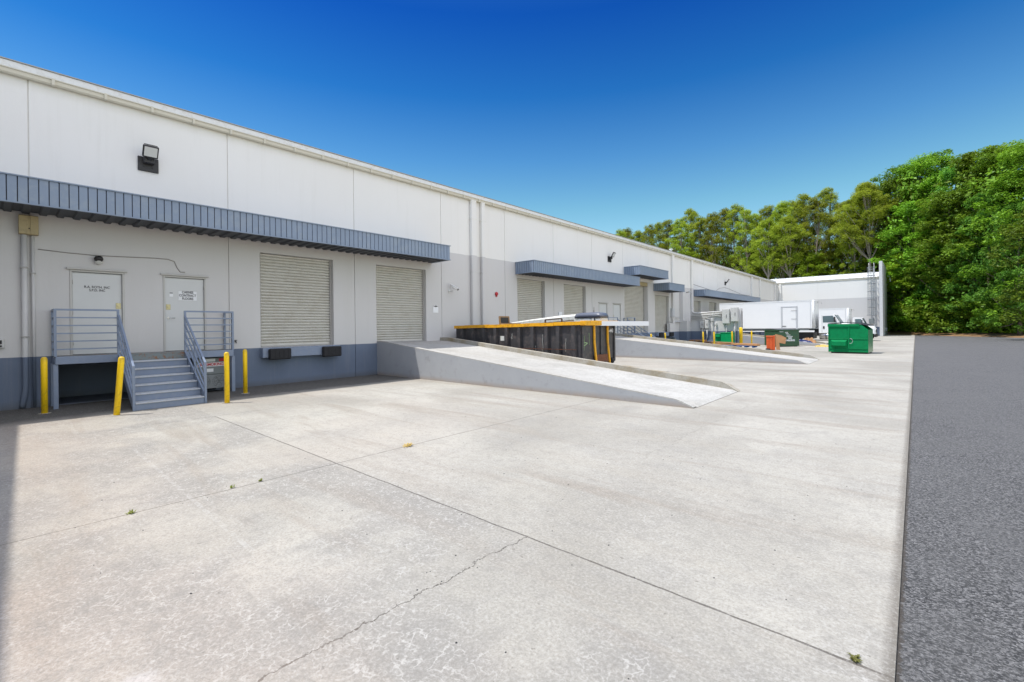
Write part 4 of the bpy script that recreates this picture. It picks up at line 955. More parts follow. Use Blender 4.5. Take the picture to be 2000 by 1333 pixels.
m.box(-Ww-0.02, -Ww+0.03, -0.036, -0.001, 0.08, 1.78, 0.004)
m.build('side_frame', 'bin_green', t, True)
m = MB(); m.prism([(-0.06, 1.64), (-0.06, 1.78), (-0.001, 1.80), (-0.001, 1.64)], -Ww-0.04, -0.42, 'x'); m.build('top_rim', 'bin_green', t, True)
m = MB(); m.add([(-1.86, -0.001, 0.84), (-1.0, -0.001, 0.84), (-1.08, -0.2, 0.72), (-1.74, -0.2, 0.72), (-1.08, -0.2, 0.48), (-1.74, -0.2, 0.48), (-1.0, -0.001, 0.48), (-1.86, -0.001, 0.48)],
    [(0, 1, 2, 3), (3, 2, 4, 5), (1, 6, 4, 2), (0, 3, 5, 7), (5, 4, 6, 7)]); m.build('fork_pocket', 'bin_green', t, True)
m = MB(); m.tube([(-0.86+0.12*math.cos(a), -0.05, 0.76+0.15*math.sin(a)) for a in [k*math.pi/6-1.9 for k in range(8)]], 0.012, 6); m.build('cable_loop', 'grey_pipe', t, True)
m = MB(); lp = [(-Ww-0.02, 1.83), (-1.4, 1.88), (-0.9, 1.87), (-0.4, 1.84), (0.06, 1.70), (0.08, 1.66), (-0.4, 1.80), (-0.9, 1.84), (-1.4, 1.85), (-Ww-0.02, 1.80)]
m.prism(lp, -0.03, D_/2-0.02, 'y'); m.prism(lp, D_/2+0.02, D_+0.03, 'y')
for k in range(5): m.prism([(p[0], p[1]+0.015) for p in lp], 0.1+k*0.33, 0.14+k*0.33, 'y')
m.build('lid', 'lid', t, True)
m = MB(); m.box(-Ww+0.1, -0.05, 0.1, D_-0.1, 0.0, 0.079); m.build('skid', 'black_metal', t, True)
m = MB(); m.tube([(-Ww-0.03, -0.02, 1.82), (-Ww-0.03, D_+0.02, 1.82)], 0.02, 8); m.build('hinge_rod', 'grey_pipe', t, True)

# dark green one with writing, turned 47 degrees
t = thing('dumpster', (-8.25, 41.5, 0), 'dull dark green dumpster with white NO PARKING writing', 'dumpster', rz=R(47))
a, b_ = 1.75, 1.75
m = MB(); m.box(0, a, 0, 0.03, 0.06, 1.32); m.box(0, a, b_-0.03, b_, 0.06, 1.32); m.box(0, 0.03, 0.03, b_-0.03, 0.06, 1.32); m.box(a-0.03, a, 0.03, b_-0.03, 0.06, 1.32); m.box(0.03, a-0.03, 0.03, b_-0.03, 0.06, 0.1)
m.build('body', 'bin_green_dark', t, True)
m = MB(); m.box(-0.05, a+0.05, -0.05, -0.001, 1.28, 1.38, 0.01); m.box(-0.05, -0.001, -0.05, b_, 1.28, 1.38, 0.01); m.build('top_rim', 'bin_green_dark', t, True)
m = MB(); m.box(0.0, a, -0.03, -0.001, 0.1, 0.14); m.box(0.0, a, -0.03, -0.001, 0.3, 0.33); m.build('side_frame', 'bin_green_dark', t, True)
m = MB(); m.prism([(-0.06, 1.385), (b_/2, 1.46), (b_+0.03, 1.40), (b_+0.03, 1.385)], -0.06, a+0.06, 'x'); m.build('lid', 'lid', t, True)
Mt = Matrix.Translation((-8.25, 41.5, 0)) @ Matrix.Rotation(R(47), 4, 'Z')
text('lettering', 'NO\nPARKING', 0.19, 'white_ink', t, Mt @ face_my(0.98, -0.006, 0.6), bold=0.008)
m = MB()
for k, (x0_, x1_) in enumerate(((0.55, 0.8), (0.6, 0.85), (0.68, 1.0), (0.68, 1.2))): m.box(x0_, x1_, -0.005, -0.001, 1.14-k*0.11, 1.18-k*0.11)
m.box(0.08, 0.4, -0.005, -0.001, 1.19, 1.22)
m.build('small_print', 'white_ink', t, True)
m = MB(); m.box(0.1, a-0.1, 0.1, b_-0.1, 0.0, 0.059); m.build('skid', 'black_metal', t, True)

# small bright green bin at the screen wall
t = thing('dumpster', (-13.05, 41.2, 0), 'small bright green metal bin in front of the screen wall', 'dumpster')
m = MB(); m.box(0.45, 1.35, 0, 0.9, 0.0, 1.12, 0.02); m.box(0.0, 0.449, 0.1, 0.8, 0.0, 1.0, 0.02); m.build('body', 'bin_green_bright', t, True)
m = MB(); m.box(-0.06, 0.449, -0.05, 0.85, 1.002, 1.05, 0.01); m.box(0.42, 1.38, -0.03, 0.93, 1.122, 1.16, 0.01); m.build('lid', 'bin_green_bright', t, True)
m = MB(); m.box(0.03, 0.42, -0.08, 0.098, 0.78, 0.96, 0.01); m.build('chute', 'bin_green_bright', t, True)

# orange tub tipped on end, cardboard behind it
t = thing('plastic_tub', (-7.45, 36.0, 0), 'orange plastic tub standing on its side in front of the dark dumpster', 'tub', rz=R(8)); t_tub = t; t.scale = (0.60, 0.7, 0.9)
m = MB(); m.box(-0.78, 0.0, 0.05, 0.6, 0.02, 1.12, 0.06); m.build('shell', 'orange', t, True)
m = MB(); m.box(-0.06, 0.09, -0.02, 0.68, 0.0, 1.16, 0.03); m.box(-0.82, -0.061, -0.0, 0.049, 1.02, 1.14, 0.02); m.build('rim', 'orange', t, True)
m = MB(); m.box(-0.17, -0.13, 0.02, 0.049, 0.1, 1.0, 0.01); m.box(-0.3, -0.181, 0.02, 0.049, 0.82, 0.95, 0.01); m.box(-0.55, -0.5, 0.02, 0.049, 0.1, 0.98, 0.01); m.build('rib', 'orange', t, True)
m = MB(); m.box(-0.86, -0.4, -0.12, 0.03, 0.0, 0.14, 0.02); m.build('black_foot', 'rubber', t, True)
t = thing('cardboard_box', (-7.3, 36.9, 0.0), 'brown cardboard piece leaning between the orange tub and dark dumpster', 'cardboard')
m = MB(); m.add([(0, 0, 0.5), (0.35, 0.1, 0.42), (0.42, 0.12, 0.85), (0.1, 0.05, 1.05), (-0.25, 0.0, 1.12), (-0.2, 0, 0.0), (0.05, 0, 0.0)], [(0, 1, 2, 3, 4, 5, 6)])
m.add([(0, 0.02, 0.5), (0.35, 0.12, 0.42), (0.42, 0.14, 0.85), (0.1, 0.07, 1.05), (-0.25, 0.02, 1.12), (-0.2, 0.02, 0.0), (0.05, 0.02, 0.0)], [(6, 5, 4, 3, 2, 1, 0)])
m.build('flap', 'cardboard', t, True)

# pallets
def pallet(loc, L_, D2, mat, label, rz=0, h=0.13):
    t = thing('pallet', loc, label, 'pallet', 'pallets on the ground behind the second ramp', rz)
    m = MB(); n = 7
    for k in range(n):
        y = D2*k/(n-1)-D2/2; m.box(-L_/2, L_/2, y-0.045, y+0.045, h-0.02, h, 0.003)
    m.build('top_board', mat, t, True)
    for x in (-L_/2+0.06, 0, L_/2-0.06):
        m = MB()
        for y in (-D2/2+0.05, 0, D2/2-0.05): m.box(x-0.06, x+0.06, y-0.05, y+0.05, 0.021, h-0.021, 0.005)
        m.box(x-0.05, x+0.05, -D2/2, D2/2, 0.0, 0.02); m.build('block', mat, t, True)
    return t
pallet((-14.2, 40.3, 0.0), 1.2, 1.0, 'dark_wood', 'dark brown pallet left of the small green bin, bottom of its stack')
pallet((-14.2, 40.3, 0.135), 1.2, 1.0, 'dark_wood', 'reddish brown pallet left of the small green bin, second from the ground', R(3))
pallet((-14.15, 40.35, 0.27), 1.2, 1.0, 'dark_wood', 'dark brown pallet left of the small green bin, second from the top', R(-2))
pallet((-14.2, 40.3, 0.405), 1.2, 1.0, 'pallet_wood', 'weathered pallet left of the small green bin, uppermost of its stack', R(2))
pallet((-12.85, 40.1, 0.27), 1.2, 1.0, 'dark_wood', 'dark pallet in front of the small green bin, uppermost layer', R(-2))
pallet((-12.9, 40.1, 0.0), 1.2, 1.0, 'dark_wood', 'dark pallet in front of the small green bin, bottom layer', R(-4))
pallet((-12.85, 40.1, 0.135), 1.25, 1.0, 'pallet_wood', 'brown pallet in front of the small green bin, middle layer', R(5))
pallet((-11.2, 38.4, 0.10), 1.2, 1.0, 'pallet_blue', 'left of two blue pallets under the long boards')
pallet((-9.6, 37.6, 0.10), 1.2, 1.0, 'pallet_blue', 'right of two blue pallets under the long boards')
for k, (x, y, z, l, rz) in enumerate(((-11.5, 38.7, 0.262, 2.0, R(-24)), (-9.6, 37.7, 0.262, 2.0, R(-24)), (-10.4, 38.3, 0.365, 3.4, R(-22)), (-11.7, 38.8, 0.415, 1.9, R(-26)))):
    lab = ('orange brown board, lowest of the pile on the left blue pallet', 'orange brown board, lowest of the pile on the right blue pallet', 'long pale board across both blue pallets', 'short pale board topmost on the left end of the pile')[k]
    t = thing('timber_board', (x, y, z-0.025), lab, 'board', 'long timber boards', rz)
    m = MB(); hh = 0.10 if k < 2 else 0.045; m.box(-l/2, l/2, -0.25, 0.12, 0, hh, 0.005); m.build('plank', 'pallet_wood' if k < 2 else 'cardboard', t, True)

# ---------------------------------------------------------------- trucks
def truck(y, xr, xf, zb, zt, label, side_door=True, kc=1.0, group='white box trucks'):
    """box from xr to xf along +X, side facing -Y at y; bonneted cab in front"""
    t = thing('box_truck', ((xr+xf)/2, y+1.2, 0), label, 'truck', group)
    w_ = 2.45
    m = MB(); m.box(xr, xf, y, y+w_, zb, zt, 0.02); bx = m.build('cargo_box', 'bright_white', t)
    m = MB(); m.box(xr, xf-0.1, y-0.012, y-0.001, zt-0.12, zt+0.015); m.build('top_trim', 'white_metal', bx)
    m = MB(); m.tube([(xf-0.08, y+0.05, zb), (xf-0.08, y+0.05, zt-0.05)], 0.1, 10); m.box(xf+0.001, xf+0.03, y+0.1, y+w_-0.1, zb+0.02, zt-0.05); m.build('front_corner', 'white_metal', bx)
    m = MB(); m.box(xf-0.28, xf-0.26, y-0.02, y-0.001, zb, zt-0.1); m.box(xf+0.031, xf+0.09, y-0.05, y-0.02, zt-0.75, zt-0.1); m.build('corner_strip', 'grey_pipe', bx)
    for yy in (y+0.15, y+w_-0.15):
        m = MB(); m.tube([(xf+0.03, yy, zt-0.12), (xf+0.25, yy, zt-0.12), (xf+0.25, yy-0.05, zt-0.3)], 0.02, 6); m.build('marker_light', 'guide', bx)
    if side_door:
        a, b_ = xf-2.55, xf-1.25
        m = MB(); m.box(a, a+0.13, y-0.035, y-0.001, zb-0.32, zt-0.5, 0.005); m.box(b_-0.13, b_, y-0.035, y-0.001, zb-0.32, zt-0.5, 0.005); m.box(a, b_, y-0.04, y-0.001, zt-0.58, zt-0.5, 0.005); fr = m.build('door_frame', 'grey_pipe', bx)
        m = MB(); m.box(a+0.131, b_-0.131, y-0.02, y-0.001, zb+0.02, zt-0.6, 0.004); dd = m.build('side_door', 'bright_white', bx)
        for z in (zt-0.9, zt-1.65):
            m = MB(); m.box(b_-0.5, b_-0.05, y-0.045, y-0.036, z, z+0.025); m.build('hinge', 'guide', dd)
        m = MB(); m.box(a+0.1, a+0.4, y-0.05, y-0.036, zb+0.18, zb+0.23); m.build('handle', 'ink', dd)
        m = MB(); m.box(b_+0.12, xf-0.4, y+0.02, y+0.1, zb-0.18, zb-0.02) ; m.build('tool_locker', 'unit_grey', bx)
    m = MB(); m.box(xr+0.1, xf, y+0.02, y+0.06, zb-0.08, zb-0.021); m.build('side_rail', 'unit_grey', bx)
    m = MB(); m.box(xf-1.2, xf, y+0.005, y+0.09, zb-0.34, zb-0.185, 0.005); m.box(xr+0.8, xf-2.6, y+0.02, y+0.05, zb-0.3, zb-0.2); m.build('skirt', 'bright_white', t)
    m = MB(); m.box(xf-3.4, xf-0.1, y+0.3, y+w_-0.3, 0.5, zb-0.36, 0.03); m.build('battery_box', 'black_metal', t)
    m = MB(); m.box(xr+0.2, xf+0.32+2.08*kc, y+0.8, y+0.92, zb-0.35, zb-0.082); m.box(xr+0.2, xf+0.32+2.08*kc, y+w_-0.92, y+w_-0.8, zb-0.35, zb-0.082); m.build('chassis', 'black_metal', t)
    for xw, nm in ((xr+2.3, 'r'), (xf+0.32+1.68*kc, 'f')):
        for yy in ((y+0.12, y+w_-0.42) if nm == 'f' else (y+0.05, y+w_-0.55)):
            wd = 0.3 if nm == 'f' else 0.5
            m = MB(); m.tube([(xw, yy, 0.5), (xw, yy+0.03, 0.5), (xw, yy+wd-0.03, 0.5), (xw, yy+wd, 0.5)], 0.5, 24, rs=[0.46, 0.5, 0.5, 0.46]); wh = m.build('wheel', 'tyre', t)
            m = MB(); m.cyl((xw, yy-0.01, 0.5), 0.26, wd+0.02, 'y', 20); m.build('rim', 'grey_pipe', wh)
    # cab: side profile x-z
    c0 = xf+0.32; y0c, y1c = y+0.12, y+w_-0.12; kz = 0.9 if kc < 1 else 1.0; n0 = set(t.children_recursive)
    cp = [(c0, 1.0), (c0, 2.58), (c0+0.12, 2.72), (c0+1.02, 2.66), (c0+1.12, 2.58), (c0+1.52, 1.88), (c0+1.6, 1.02)]
    m = MB(); m.prism(cp, y0c, y1c, 'y'); cb_ = m.build('cab', 'bright_white', t)
    m = MB(); m.add([(c0+1.13, y0c+0.1, 2.585), (c0+1.13, y1c-0.1, 2.585), (c0+1.54, y1c-0.1, 1.90), (c0+1.54, y0c+0.1, 1.90), (c0+1.16, y0c+0.1, 2.585), (c0+1.16, y1c-0.1, 2.585), (c0+1.565, y1c-0.1, 1.90), (c0+1.565, y0c+0.1, 1.90)],
        [(0, 1, 2, 3), (4, 7, 6, 5), (0, 4, 5, 1), (3, 2, 6, 7), (0, 3, 7, 4), (1, 5, 6, 2)]); m.build('windscreen', 'glass', cb_)
    for yy, s_ in ((y0c, -1), (y1c, 1)):
        q = sorted((yy+s_*0.002, yy+s_*0.014))
        m = MB(); m.prism([(c0+0.3, 1.92), (c0+0.28, 2.48), (c0+1.0, 2.5), (c0+1.28, 1.92)], q[0], q[1], 'y'); m.build('side_window', 'glass', cb_)
        q = sorted((yy+s_*0.001, yy+s_*0.01)); m = MB(); m.box(c0+0.22, c0+0.235, q[0], q[1], 1.08, 2.55); m.box(c0+1.42, c0+1.435, q[0], q[1], 1.08, 1.9); m.build('door_seam', 'guide', cb_)
        q = sorted((yy+s_*0.001, yy+s_*0.03)); m = MB(); m.box(c0+0.3, c0+0.42, q[0], q[1], 1.38, 1.6, 0.01); m.build('door_handle', 'ink', cb_)
        m = MB(); m.box(c0+1.1, c0+1.2, yy+s_*0.12-0.06, yy+s_*0.12+0.06, 1.95, 2.4, 0.02); m.build('wing_mirror', 'black_metal', cb_)
    # hood
    m = MB(); h0 = c0+1.6
    def hs(x, hw, z1_, z0_): c_ = (y0c+y1c)/2; return [(x, c_-hw, z0_), (x, c_-hw, z1_-0.2), (x, c_-hw+0.2, z1_), (x, c_+hw-0.2, z1_), (x, c_+hw, z1_-0.2), (x, c_+hw, z0_)]
    ss = [hs(h0, 1.1, 1.86, 0.95), hs(h0+0.5, 1.08, 1.78, 0.95), hs(h0+0.95, 1.0, 1.62, 0.8), hs(h0+1.15, 0.9, 1.36, 0.8)]
    m.add([p for s_ in ss for p in s_], [(i*6+k, i*6+(k+1) % 6, (i+1)*6+(k+1) % 6, (i+1)*6+k) for i in range(3) for k in range(6)]+[(0, 1, 2, 3, 4, 5), (23, 22, 21, 20, 19, 18)]); m.build('hood', 'bright_white', t)
    m = MB(); m.box(h0+1.153, h0+1.18, y0c+0.55, y1c-0.55, 0.9, 1.3, 0.01); m.build('grille', 'black_metal', t)
    m = MB(); m.box(h0+0.9, h0+1.28, y0c+0.02, y1c-0.02, 0.45, 0.78, 0.05); m.build('bumper', 'black_metal', t)
    for yy in (y0c+0.13, y1c-0.38):
        m = MB(); m.box(h0+0.98, h0+1.12, yy, yy+0.25, 1.05, 1.28, 0.03); m.build('headlight', 'lens', t)
    m = MB(); m.tube([(xf+0.35, y+0.4, 0.75), (xf+1.6, y+0.4, 0.75)], 0.3, 18); ft = m.build('fuel_tank', 'chrome', t)
    m = MB(); m.tube([(xf+0.8, y+0.4, 0.75), (xf+0.86, y+0.4, 0.75)], 0.31, 18); m.build('tank_strap', 'black_metal', ft)
    if kc != 1.0:      # a shorter, lower cab and bonnet
        for o in [q for q in t.children_recursive if q not in n0]:
            if o.name.startswith(('chassis', 'cargo')): continue
            for v_c in o.data.vertices:
                v_c.co.x = (c0-root_mat(t).translation.x)+(v_c.co.x-(c0-root_mat(t).translation.x))*kc; v_c.co.z *= kz
    return t
truck(47.5, -14.6, -6.68, 1.42, 3.92, 'long white box truck with a framed side door parked behind the far ramp')
truck(58.0, -12.2, -5.16, 1.35, 3.40, 'farther white box truck whose white bonnet shows right of the green dumpster', False, 0.66)

# tarp heap, straw, brown sack near the truck
def heap(name, c, sx, sy, h, mat, label, cat, seed):
    r = np.random.default_rng(seed); n = 12; vs = []; fs = []
    for i in range(n+1):
        for j in range(n+1):
            u = i/n*2-1; v = j/n*2-1; d = max(0, 1-u*u)*max(0, 1-v*v)
            vs.append((c[0]+u*sx*(0.8+0.3*r.random()), c[1]+v*sy*(0.8+0.3*r.random()), (d**0.5)*h*(0.35+1.1*r.random())))
    for i in range(n):
        for j in range(n): fs.append((i*(n+1)+j, (i+1)*(n+1)+j, (i+1)*(n+1)+j+1, i*(n+1)+j+1))
    m = MB(); m.add(vs, fs); return tag(m.build(name, mat), label, cat)
heap('tarpaulin', (-7.6, 44.9+0.9, 0), 1.3, 0.7, 0.38, 'tarp', 'crumpled dark blue tarpaulin on the ground under the near truck', 'tarpaulin', 1)
heap('sack_heap', (-6.9, 46.3, 0), 0.55, 0.5, 0.55, 'cardboard', 'brown sacks heaped beside the near truck fuel tank', 'sacks', 2)
heap('straw_heap', (-5.55, 43.3, 0), 0.5, 0.5, 0.14, 'straw', 'small yellow straw heap at the foot of the far ramp', 'straw', 3)

# ---------------------------------------------------------------- caged ladder on the far wing
t = thing('caged_ladder', (-4.6, 80.9, 0), 'grey caged roof ladder on the far wing wall', 'ladder')
m = MB()
for xx in (-0.28, 0.28): m.bar((xx, -0.18, 1.1), (xx, -0.18, 9.6), 0.09, 0.07)
m.build('side_rail', 'grey_pipe', t, True)
m = MB()
for k in range(28): m.bar((-0.26, -0.18, 1.2+k*0.3), (0.26, -0.18, 1.2+k*0.3), 0.05)
m.build('rungs', 'grey_pipe', t, True)['kind'] = 'stuff'
for k in range(7):
    z = 2.9+k*1.1; f_ = 1.25 if k == 0 else 1
    m = MB(); m.tube([(0.42*f_*math.cos(a), -0.22-0.72*f_*math.sin(a), z) for a in [math.pi*q/10 for q in range(11)]], 0.045, 6); m.build('cage_hoop', 'unit_grey', t, True)
for q in (1, 3, 5, 7, 9):
    a = math.pi*q/10; m = MB(); m.bar((0.42*math.cos(a), -0.22-0.72*math.sin(a), 2.9), (0.42*math.cos(a), -0.22-0.72*math.sin(a), 9.6), 0.035); m.build('cage_bar', 'unit_grey', t, True)
for xx in (-0.28, 0.28):
    m = MB(); m.tube([(xx, -0.18, 9.55), (xx, -0.1, 10.15), (xx, 0.6, 10.2), (xx, 0.7, 9.0)], 0.028, 6); m.build('top_handrail', 'white_metal', t, True)
m = MB(); m.box(-0.3, 0.3, -0.24, -0.2, 1.7, 2.4, 0.01); m.build('guard_plate', 'unit_grey', t, True)

#TREES#
# ---------------------------------------------------------------- trees
def pyr_leaves(centres, radii, per, size, flat, rng, up=0.5, thin=1.0):
    """thousands of leaf-sized folded faces spread over clump shells"""
    n = len(centres)*per
    c = np.repeat(np.asarray(centres), per, 0); r = np.repeat(np.asarray(radii), per)
    d = rng.normal(size=(n, 3)); d /= np.linalg.norm(d, axis=1)[:, None]
    rr = r*(0.55+0.45*rng.random(n)**0.5)*(1+0.18*rng.normal(size=n).clip(-1.5, 2.0))
    p = c+d*rr[:, None]*np.array([1, 1, flat])
    nrm = d*0.6+rng.normal(size=(n, 3))*0.5+np.array([0, 0, up]); nrm /= np.linalg.norm(nrm, axis=1)[:, None]
    t = np.cross(nrm, rng.normal(size=(n, 3))); t /= np.linalg.norm(t, axis=1)[:, None]
    b = np.cross(nrm, t)
    s = (size*(0.6+0.8*rng.random(n)))[:, None]
    f = nrm*s*0.18
    v = np.stack([p-t*s, p-b*s*0.55*thin+f, p+t*s, p+b*s*0.55*thin+f], 1)
    return v.reshape(-1, 3)
def leaf_mesh(name, v, mat):
    n = len(v)//4; me = bpy.data.meshes.new(name)
    me.vertices.add(len(v)); me.vertices.foreach_set('co', v.astype(np.float32).ravel())
    me.loops.add(len(v)); me.loops.foreach_set('vertex_index', np.arange(len(v), dtype=np.int32))
    me.polygons.add(n); me.polygons.foreach_set('loop_start', np.arange(0, len(v), 4, dtype=np.int32)); me.polygons.foreach_set('loop_total', np.full(n, 4, dtype=np.int32))
    me.update(calc_edges=True); me.materials.append(M[mat]); return me
def trunk_mb(h, r, rng, limbs):
    m = MB(); pts = [(0, 0, -0.3)]; rs = [r*1.25]; x = y = 0
    for k in range(1, 9):
        x += rng.normal()*0.12; y += rng.normal()*0.12; pts.append((x, y, h*k/8)); rs.append(r*(1-0.85*k/8))
    m.tube(pts, r, 8, rs=rs)
    for (c, rad) in limbs:
        k = max(1, min(7, int(c[2]/h*8-0.8))); a = Vector(pts[k]); b_ = Vector(c); mid = a.lerp(b_, 0.5)+Vector((0, 0, -0.25))
        m.tube([a, mid, b_], 0.05, 5, False, rs=[rs[k]*0.45, rs[k]*0.3, 0.03])
    return m
def broadleaf(seed, mat, low=0.02):
    """20 m tall, crown down to the ground: big lobes, each a dome of smaller leaf pads, deep gaps between"""
    rng = np.random.default_rng(seed); C = []; Rd = []; H = 20.0; lobes = []
    for k in range(21):
        u = low+(0.97-low)*(k+rng.random())/21; z = H*u
        prof = (math.sin(min(1, u*1.02+0.16)*math.pi*0.98)**0.6)*3.6+0.2
        a = k*2.4+rng.normal()*0.5; R_ = 1.5+1.2*rng.random()
        z = min(z, H-R_*0.75); lobes.append(((math.cos(a)*prof, math.sin(a)*prof, max(1.0, z)), R_))
    lobes += [((0, 0, H-1.8), 1.8), ((rng.normal()*.8, rng.normal()*.8, H*0.75), 2.4)]
    for (c, R_) in lobes:
        for q in range(11):
            d = rng.normal(size=3); d[2] = abs(d[2])*0.9-0.25; d /= np.linalg.norm(d)
            C.append((c[0]+d[0]*R_, c[1]+d[1]*R_, max(0.5, c[2]+d[2]*R_*0.62))); Rd.append(0.38+0.62*rng.random())
    v = pyr_leaves(C, Rd, 115, 0.135, 0.6, rng, 1.5)
    w_ = pyr_leaves([(rng.normal()*1.5, rng.normal()*1.5, 1+16*rng.random()) for _ in range(40)], [1.5]*40, 45, 0.22, 0.9, rng, 0.3)
    return leaf_mesh('crown', np.concatenate([v, w_]), mat), trunk_mb(17, 0.3, rng, lobes)
def pine(seed, mat, base=0.42):
    rng = np.random.default_rng(seed); C = []; Rd = []; H = 24.0; lobes = []
    nb = 44
    for k in range(nb):
        t_ = (k+rng.random())/nb; z = H*(base+(0.96-base)*t_)
        prof = 0.15+2.6*(math.sin((0.16+0.80*t_)*math.pi)**1.1); a = k*2.4+rng.normal()*0.6
        q = prof*(0.55+0.5*rng.random()); R_ = (0.70+0.65*rng.random())*(1.2-0.5*t_); lobes.append(((math.cos(a)*q, math.sin(a)*q, min(z, H-R_)), R_))
    lobes.append(((0, 0, H-0.8), 0.6))
    for (c, R_) in lobes:
        for q in range(9):
            d = rng.normal(size=3); d[2] = abs(d[2])*0.9-0.2; d /= np.linalg.norm(d)
            C.append((c[0]+d[0]*R_, c[1]+d[1]*R_, c[2]+d[2]*R_*0.85)); Rd.append(0.28+0.3*rng.random())
    v = pyr_leaves(C, Rd, 80, 0.125, 0.85, rng, 1.1, 0.4)
    return leaf_mesh('crown', v, mat), trunk_mb(23, 0.24, rng, lobes)
def shrub(seed, mat):
    rng = np.random.default_rng(seed); C = [(rng.normal()*1.1, rng.normal()*0.9, 0.3+2.4*rng.random()**1.3) for _ in range(26)]
    v = pyr_leaves(C, [0.5+0.5*rng.random() for _ in C], 110, 0.13, 0.75, rng, 0.7)
    v[:, 2] = np.maximum(v[:, 2], 0.02)
    return leaf_mesh('crown', v, mat), trunk_mb(1.8, 0.05, rng, [(c, 1) for c in C[::3]])
protos = {'B': [broadleaf(1, 'leaf_broad'), broadleaf(2, 'leaf_dark'), broadleaf(3, 'leaf_broad'), broadleaf(4, 'leaf_bright')],
          'P': [pine(11, 'leaf_pine', 0.34), pine(12, 'leaf_pine', 0.3), pine(13, 'leaf_pine', 0.42), pine(14, 'leaf_pine', 0.26), pine(15, 'leaf_pine', 0.58)],
          'S': [shrub(21, 'leaf_broad'), shrub(22, 'leaf_bright'), shrub(23, 'leaf_dark')]}
PH = {'B': 20.0, 'P': 24.0, 'S': 3.0}
tm = {}
def tree(kind, var, x, y, h, label, group, rng=random, wide=1.0):
    me, tb = protos[kind][var]; key = (kind, var)
    t = thing({'B': 'broadleaf_tree', 'P': 'pine_tree', 'S': 'shrub'}[kind], (x, y, -0.06 if kind == 'P' else 0.35), label, {'B': 'tree', 'P': 'pine tree', 'S': 'shrub'}[kind], group, rng.uniform(0, 6.28))
    s = h/PH[kind]; t.scale = (s*wide, s*wide, s)
    if key not in tm:
        o = tb.build('trunk' if kind != 'S' else 'stem', 'bark_pale' if kind == 'P' else 'bark', t, True); tm[key] = o.data
    else:
        o = bpy.data.objects.new('trunk' if kind != 'S' else 'stem', tm[key]); col.objects.link(o); o.parent = t
    c = bpy.data.objects.new('crown', me); col.objects.link(c); c.parent = t
    return t
ordn = ['first', 'second', 'third', 'fourth', 'fifth', 'sixth', 'seventh', 'eighth', 'ninth', 'tenth', 'eleventh', 'twelfth', 'thirteenth', 'fourteenth', 'fifteenth', 'sixteenth', 'seventeenth', 'eighteenth', 'nineteenth', 'twentieth', 'twenty-first', 'twenty-second', 'twenty-third', 'twenty-fourth']
PINES = [(-53.3, 99.5, 24.9), (-54.8, 106.1, 26.6), (-50.2, 102.7, 24.7), (-46.0, 100.2, 25.1), (-46.3, 106.3, 26.6), (-42.2, 102.1, 26.0), (-38.4, 99.0, 25.1), (-38.9, 106.7, 28.7), (-35.0, 102.5, 25.4), (-31.7, 99.5, 25.3), (-31.6, 107.0, 27.5), (-28.2, 102.9, 26.9), (-25.7, 100.7, 25.1), (-25.0, 106.0, 25.1), (-22.0, 103.3, 25.7), (-18.8, 99.3, 25.0), (-18.2, 106.3, 26.6), (-16.2, 103.7, 26.9), (-13.7, 100.0, 24.9), (-12.6, 106.5, 28.0), (-10.0, 103.3, 24.1), (-8.0, 99.1, 23.8), (-6.9, 106.5, 27.4), (-5.0, 103.2, 25.6)]
LEAFY = [(-3.0, 97, 25.2), (-1.9, 101, 28.1), (-0.6, 91, 19.6), (0.3, 97, 28.0), (2.3, 100, 28.8), (3.1, 86, 19.3), (4.1, 93, 24.6), (5.3, 90, 24.1), (6.6, 88, 24.7), (6.5, 80, 17.3), (7.6, 85, 24.2), (8.9, 82, 23.3), (8.4, 75, 14.8), (9.8, 78, 22.2), (10.6, 62.0, 16.5)]
for i, (x, y, h) in enumerate(PINES):
    tree('P', (0, 1, 2, 0, 3, 1, 0, 2)[i % 8], x, y, h+0.3, 'tall pine behind the warehouse roof, '+ordn[i]+' from the left', 'pines behind the warehouse', wide=1.05)
for i, (x, y, h) in enumerate(LEAFY):
    tree('B', (0, 1, 0, 2, 1, 2, 0, 1)[i % 8], x+0.5, y+2.8, h+0.7, 'big leafy tree right of the far end wall, '+ordn[i]+' from the left', 'leafy trees on the right', wide=0.80+0.12*(i % 3))
for (x, y, h, lab) in ((-14.5, 97.5, 14.5, 'bright green leafy tree low behind the far wing roof'), (-37.5, 97.5, 17.5, 'bright green leafy tree among the pines near the roof vent'),
                       (-1.6, 93.5, 12.5, 'bright yellow-green tree just behind the top of the end wall'), (4.2, 88.5, 9.0, 'low yellow-green tree at the mulch edge right of the end wall')):
    tree('B', 3, x, y, h, lab, 'bright green trees', wide=1.1)
tree('P', 4, -6.1, 96.0, 25.5, 'tall pine with a long bare pale trunk beside the top of the caged ladder', 'pines behind the warehouse', wide=1.2)
for x_, y_, n_ in ((-21.0, 97.2, 'left'), (-17.6, 97.0, 'right')):
    tree('P', 4, x_, y_, 22.0, n_+' one of two bare-trunked pines above the inner corner of the roofs', 'pines behind the warehouse', wide=1.1)
er = random.Random(5)
for i in range(16):
    f = i/15.0; x = -2.2+11.8*f; y = 90.6-14.2*f**1.25+4.4+er.uniform(-.3, .8)
    tree('S', i % 3, x, y, er.uniform(2.0, 4.0), 'leafy shrub on the mulch edge, '+ordn[i]+' from the left', 'shrubs along the forest edge', wide=1.15)
